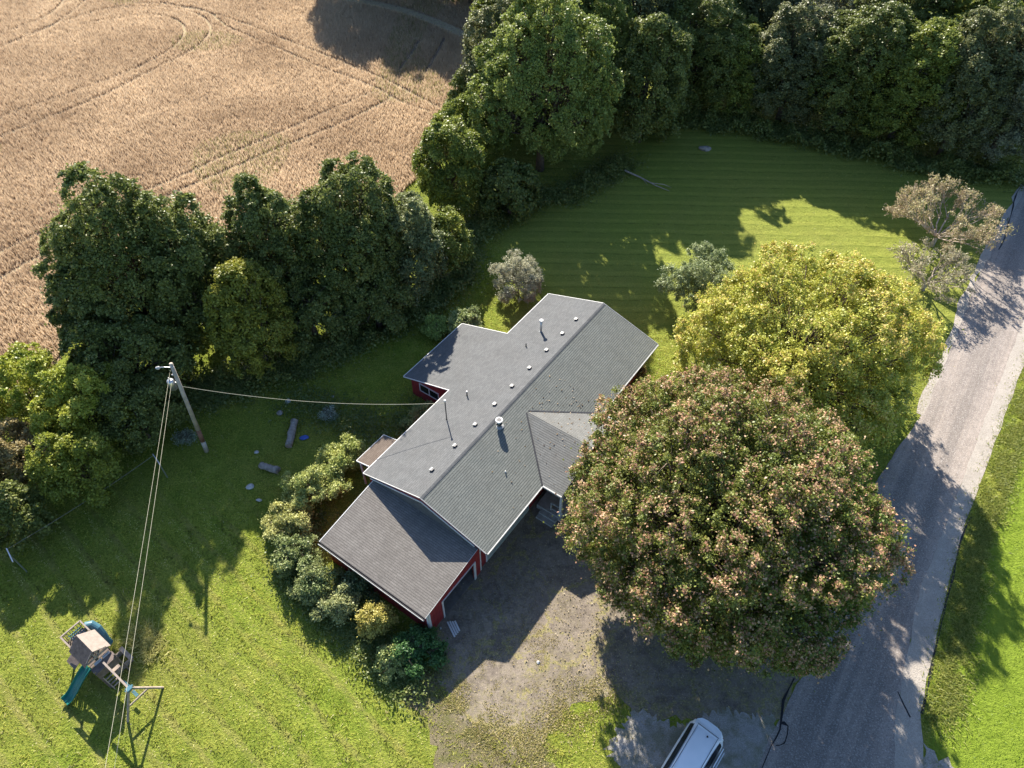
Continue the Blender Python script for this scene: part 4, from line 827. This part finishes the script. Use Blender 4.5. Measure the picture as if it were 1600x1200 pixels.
# twiggy, half bare trees by the road
def bare(label, loc, seed, h, spread, nl, cc, n_main=11):
    t_ = thing('thinning_tree', label, 'tree', (loc[0], loc[1], 0)); rd2 = random.Random(seed); q = MB(); tips = []
    def grow(p, d, L, rr, dep):
        e = p + d * L; mid = p.lerp(e, .5) + Vector((rd2.uniform(-.1, .1), rd2.uniform(-.1, .1), rd2.uniform(0, .12))) * L
        q.tube([p, mid, e], [rr, rr * .8, rr * .6], 5 if dep else 7)
        if dep >= 4: tips.append((mid, e)); return
        for _ in range(3 if dep < 2 else 3):
            nd = (d + Vector((rd2.uniform(-1, 1), rd2.uniform(-1, 1), rd2.uniform(-.35, .75))) * .75).normalized(); grow(mid.lerp(e, rd2.uniform(.3, 1)), nd, L * rd2.uniform(.62, .82), rr * .55, dep + 1)
        tips.append((mid, e))
    for k in range(n_main):
        a = k * 2.4; d = Vector((math.cos(a) * spread, math.sin(a) * spread, rd2.uniform(.5, 1.3))).normalized(); grow(Vector((0, 0, h * .12)), d, h * .30, .085, 1)
    q.tube([(0, 0, -.1), (0, 0, h * .14)], [.2, .15], 8)
    q.build('trunk', M['palebark'], t_, True)
    rs = np.random.default_rng(seed); T = np.array([list(a.lerp(b, rd2.random())) for a, b in tips for _ in range(2)]); k = rs.choice(len(T), nl)
    pos = T[k] + rs.normal(0, .13, (nl, 3)); ln = unit(rs.normal(0, 1, (nl, 3)) + np.array([0, 0, .4])); tt = unit(np.cross(ln, rs.normal(0, 1, (nl, 3)))); b = np.cross(ln, tt); s = .17 * rs.uniform(.6, 1.3, nl)[:, None]
    v = np.stack([pos - tt * s * .5, pos + b * s * .3, pos + tt * s * .5, pos - b * s * .3], 1); hf = np.clip(pos[:, 2] / h + rs.normal(0, .2, nl), 0, 1)
    nmesh('crown', v.reshape(-1, 3), 4, M['leaf'], t_, lerpc(cc[0], cc[1], hf)); return t_
bare('sprawling half-bare tree with pinkish twigs beside the far road', (39.8, 55.8), 5, 8.3, 1.6, 10000, ((.34, .23, .17), (.46, .43, .19)), 13)
bare('smaller grey twiggy tree between the half-bare tree and the yellow maple', (36.5, 49.4), 6, 5.6, 1.4, 3800, ((.34, .28, .21), (.46, .43, .24)), 10)

# undergrowth along the wood and hedge feet
def clump(name, pts, n, leaf, cols, label, hmax, seed, spread):
    rs = np.random.default_rng(seed); pts = np.array(pts, float); seg = rs.integers(0, len(pts) - 1, n); t = rs.random(n)[:, None]
    P_ = pts[seg] * (1 - t) + pts[seg + 1] * t + rs.normal(0, spread, (n, 2)); hh = hmax * (vnoise(P_, .8, seed) ** 1.5) * rs.random(n) ** .5
    pos = np.column_stack([P_, hh + .05]); ln = unit(rs.normal(0, .6, (n, 3)) + np.array([0, 0, 1.])); tt = unit(np.cross(ln, rs.normal(0, 1, (n, 3)))); b = np.cross(ln, tt); s = leaf * rs.uniform(.6, 1.4, n)[:, None]
    v = np.stack([pos - tt * s * .5, pos + b * s * .33, pos + tt * s * .5, pos - b * s * .33], 1)
    return tag(nmesh(name, v.reshape(-1, 3), 4, M['leaf'], None, lerpc(cols[0], cols[1], rs.random(n))), label, 'undergrowth', kind='stuff')
clump('undergrowth', [(14, 78), (20, 79.3), (27, 77.5), (33, 75), (40, 72), (46, 69), (53, 67.5)], 50000, .28, DK, 'low dark undergrowth along the foot of the wood', 2.4, 1, 1.0)
clump('undergrowth', [(-36, 36), (-30, 35.8), (-24, 36.5), (-18, 39), (-13, 42.5), (-8, 46.5), (-5, 51), (-5, 56), (0, 62), (6, 64), (12, 70)], 60000, .22, DK, 'low weeds along the foot of the tree row', 1.3, 2, 1.0)
clump('weeds', [(-17, 36), (-14, 35), (-11, 33.5), (-8.5, 32.5), (-6, 36)], 5000, .16, ((.07, .12, .025), (.19, .21, .06)), 'scattered weeds on the lawn behind the house', .5, 3, 1.1)
clump('weeds', [(-13.5, 26), (-14, 22), (-11, 19), (-7.5, 16.5), (-5.6, 14.6)], 12000, .15, ((.08, .13, .025), (.20, .22, .06)), 'weeds around the garage bed', .7, 4, .7)
def tufts(name, pts, n, cols, label, hmax, seed, spread, wd=.06, thr=.45):
    rs = np.random.default_rng(seed); pts = np.array(pts, float); L_ = np.linalg.norm(np.diff(pts, axis=0), axis=1); seg = rs.choice(len(pts) - 1, n, p=L_ / L_.sum()); t = rs.random(n)[:, None]
    P_ = pts[seg] * (1 - t) + pts[seg + 1] * t + rs.normal(0, spread, (n, 2)); k = vnoise(P_, 1.1, seed) + .5 * vnoise(P_, 3.1, seed + 1) > thr + .3 * rs.random(n); P_ = P_[k]; m_ = len(P_)
    tag(blades(name, P_, hmax * rs.uniform(.4, 1, m_), np.full(m_, wd), lerpc(cols[0], cols[1], rs.random(m_)), M['blade'], .9), label, 'weeds', kind='stuff')
tufts('dry_weeds', [(-6.4, 17), (-4.6, 15.4), (-3.2, 14), (-1.8, 12.5), (1.0, 11.2), (2.6, 12.8), (4.2, 14), (6, 14.3)], 22000, ((.24, .25, .06), (.60, .50, .24)), 'dry weeds creeping over the drive edge', .08, 7, .7, .06, .5)
tufts('dry_weeds', [(-3.6, 15.8), (-.5, 14.6), (1, 17.4), (3.4, 15.6), (4.4, 19)], 16000, ((.28, .25, .08), (.56, .47, .22)), 'dry weeds scattered over the sunny drive', .05, 8, 1.1, .05, .85)
tufts('dry_weeds', [(-4, 19), (-1, 20.5), (2.5, 24)], 6000, ((.18, .18, .06), (.34, .30, .14)), 'weeds scattered over the shady drive by the garage', .05, 12, 1.2, .05, .9)
tufts('tall_weeds', [(-22.4, 17.6), (-21.4, 17.2), (-20.9, 16.2)], 1300, ((.30, .32, .07), (.66, .60, .26)), 'tall yellowed weeds growing up behind the playset', .45, 14, .36, .07, .3)
tufts('verge_grass', [(23.8, 12.5), (27.4, 18.7), (30.6, 23.8), (36.8, 32.4), (42.6, 40.3), (47.5, 47)], 40000, ((.16, .22, .03), (.46, .46, .13)), 'rough tufted grass along the outer road edge', .16, 9, .55, .07, .3)
clump('fallen_leaves', [(-2, 20), (2, 22), (6, 17), (10, 15), (2, 14)], 2600, .09, ((.22, .17, .07), (.40, .33, .20)), 'fallen leaves and crumbs on the drive', .03, 5, 2.2)

def roof_litter(n, seed):
    rs = np.random.default_rng(seed); u = 13.6 - np.abs(rs.normal(0, 3.6, n)); v = rs.uniform(5.6, 11.2, n)
    k = (u > .4) & ((v < W_ - .15) | (np.abs(u - PU) < PHW - .1)); u, v = u[k], v[k]; n = len(u)
    zm = np.where(v < W_, ZE + SLP * (W_ - v), -9); zp = np.where(v > PV, PZ + .02 - SLP * np.abs(u - PU), -9); z = np.maximum(zm, zp) + .03
    ca, sa = math.cos(HA), math.sin(HA); X = HO[0] + u * ca + v * sa; Y = HO[1] + u * sa - v * ca; pos = np.column_stack([X, Y, z])
    ln = unit(rs.normal(0, .25, (n, 3)) + np.array([0, 0, 1.])); tt = unit(np.cross(ln, rs.normal(0, 1, (n, 3)))); b = np.cross(ln, tt); s_ = .1 * rs.uniform(.6, 1.4, n)[:, None]
    q_ = np.stack([pos - tt * s_ * .5, pos + b * s_ * .35, pos + tt * s_ * .5, pos - b * s_ * .35], 1)
    tag(nmesh('fallen_leaves', q_.reshape(-1, 3), 4, M['leaf'], None, lerpc((.07, .045, .03), (.30, .20, .09), rs.random(n))), 'dry leaves fallen from the big maple onto the house roof', 'leaves', kind='stuff')
roof_litter(150, 3)
# ---------------------------------------------------------------- small things on the lawn
def rock(name, label, cat, x, y, s, seed, m, sz=(1, 1, .6)):
    import bmesh as _b
    bm = _b.new(); _b.ops.create_icosphere(bm, subdivisions=3, radius=1); rs = random.Random(seed)
    off = [Vector((rs.uniform(-1, 1), rs.uniform(-1, 1), rs.uniform(-1, 1))).normalized() for _ in range(9)]
    for v in bm.verts:
        d = v.co.normalized(); k = min([1.0] + [(.62 + .3 * rs2) / max(d.dot(o_), .01) if d.dot(o_) > 0 else 9 for o_, rs2 in zip(off, [.2, .5, .8, .3, .6, .1, .9, .4, .7])]); v.co = Vector((d.x * k * s * sz[0], d.y * k * s * sz[1], d.z * k * s * sz[2] + s * sz[2] * .45))
    me = bpy.data.meshes.new(name); bm.to_mesh(me); bm.free(); me.materials.append(m); o = bpy.data.objects.new(name, me); COL.objects.link(o); o.location = (x, y, 0); return tag(o, label, cat)
def log(label, a, b, rr, seed):
    a = Vector((*a, rr * .85)); b = Vector((*b, rr * .8)); rs = random.Random(seed); t_ = thing('log', label, 'log', ((a + b) / 2).to_tuple()[:2] + (0,)); o0 = Vector(t_.location)
    q = MB(); n_ = 8; q.tube([a.lerp(b, i / n_) - o0 + Vector((rs.uniform(-.03, .03), rs.uniform(-.03, .03), 0)) for i in range(n_ + 1)], [rr * rs.uniform(.88, 1.1) for _ in range(n_ + 1)], 12); q.build('bark', M['log'], t_, True)
    d = (b - a).normalized(); q = MB()
    for e, s in ((a, -1), (b, 1)): q.tube([e - o0 + d * s * .004, e - o0 + d * s * .02], rr * .9, 12)
    q.build('cut_end', M['wood'], t_)
log('long grey fallen log lying upright in the picture on the shady lawn', (-16.15, 33.7), (-16.1, 31.4), .27, 1)
log('short pale log lying sideways on the shady lawn', (-17.7, 29.7), (-16.4, 29.25), .26, 2)
rock('rubble_chunk', 'white squarish rubble chunk below the short log', 'rubble', -18.1, 28.0, 0.30, 3, M['stone'], (1, .8, .5))
rock('rubble_chunk', 'lowest white rubble chunk on the shady lawn', 'rubble', -17.2, 26.9, 0.22, 4, M['stone'], (1, .6, .5))
rock('rubble_chunk', 'small white chunk left above the short log', 'rubble', -18.35, 30.95, 0.16, 5, M['stone'])
rock('rubble_chunk', 'pale chunk nearest the tree row above the long log', 'rubble', -17.1, 35.8, 0.23, 6, M['stone'])
rock('rubble_chunk', 'grey chunk in the grass left above the long log', 'rubble', -17.5, 34.6, 0.25, 7, M['log'])
rock('rubble_chunk', 'small white chunk below the service wire near the wing', 'rubble', -13.8, 36.3, 0.12, 8, M['stone'])
rock('rubble_chunk', 'small pale block lying at the garage corner', 'rubble', -4.2, 18.0, 0.09, 9, M['stone'])
rock('rubble_chunk', 'white crumb lying on the sunny drive', 'rubble', 1.65, 16.0, 0.11, 10, M['stone'])
rock('tarp_heap', 'small crumpled blue tarp beside the long log', 'tarp', -15.2, 32.3, .30, 11, M['blue'], (1.2, .8, .35))
rock('tree_stump', 'brown stump alone on the shaded lawn near the wood', 'stump', 21.2, 73.0, .6, 12, M['log'], (1.2, .9, .5))
bo = thing('board_pile', 'pile of white boards on the drive at the garage corner', 'boards', (-3.35, 18.0, 0), R(-64))
for k in range(4): part('board', M['white'], lambda q: q.bar((-.55 + .05 * k, -.22 + .14 * k, .05 + .03 * (k % 2)), (.5 - .07 * k, -.18 + .13 * k, .06), .1, .04), bo)
fb = thing('fallen_branch', 'long pale fallen branch at the lawn edge under the tall tree', 'branch', (11.8, 68.1, 0))
q = MB(); q.tube([(0, 0, .3), (1.5, -1.2, .25), (3, -2.6, .15), (4.3, -3.5, .1)], [.1, .08, .05, .02], 6); q.tube([(2.6, -2.2, .2), (3.8, -2.6, .3), (4.6, -2.9, .1)], [.04, .03, .01], 5); q.tube([(1.8, -1.5, .2), (2.2, -2.5, .1)], [.03, .01], 5); q.build('limb', M['palebark'], fb)
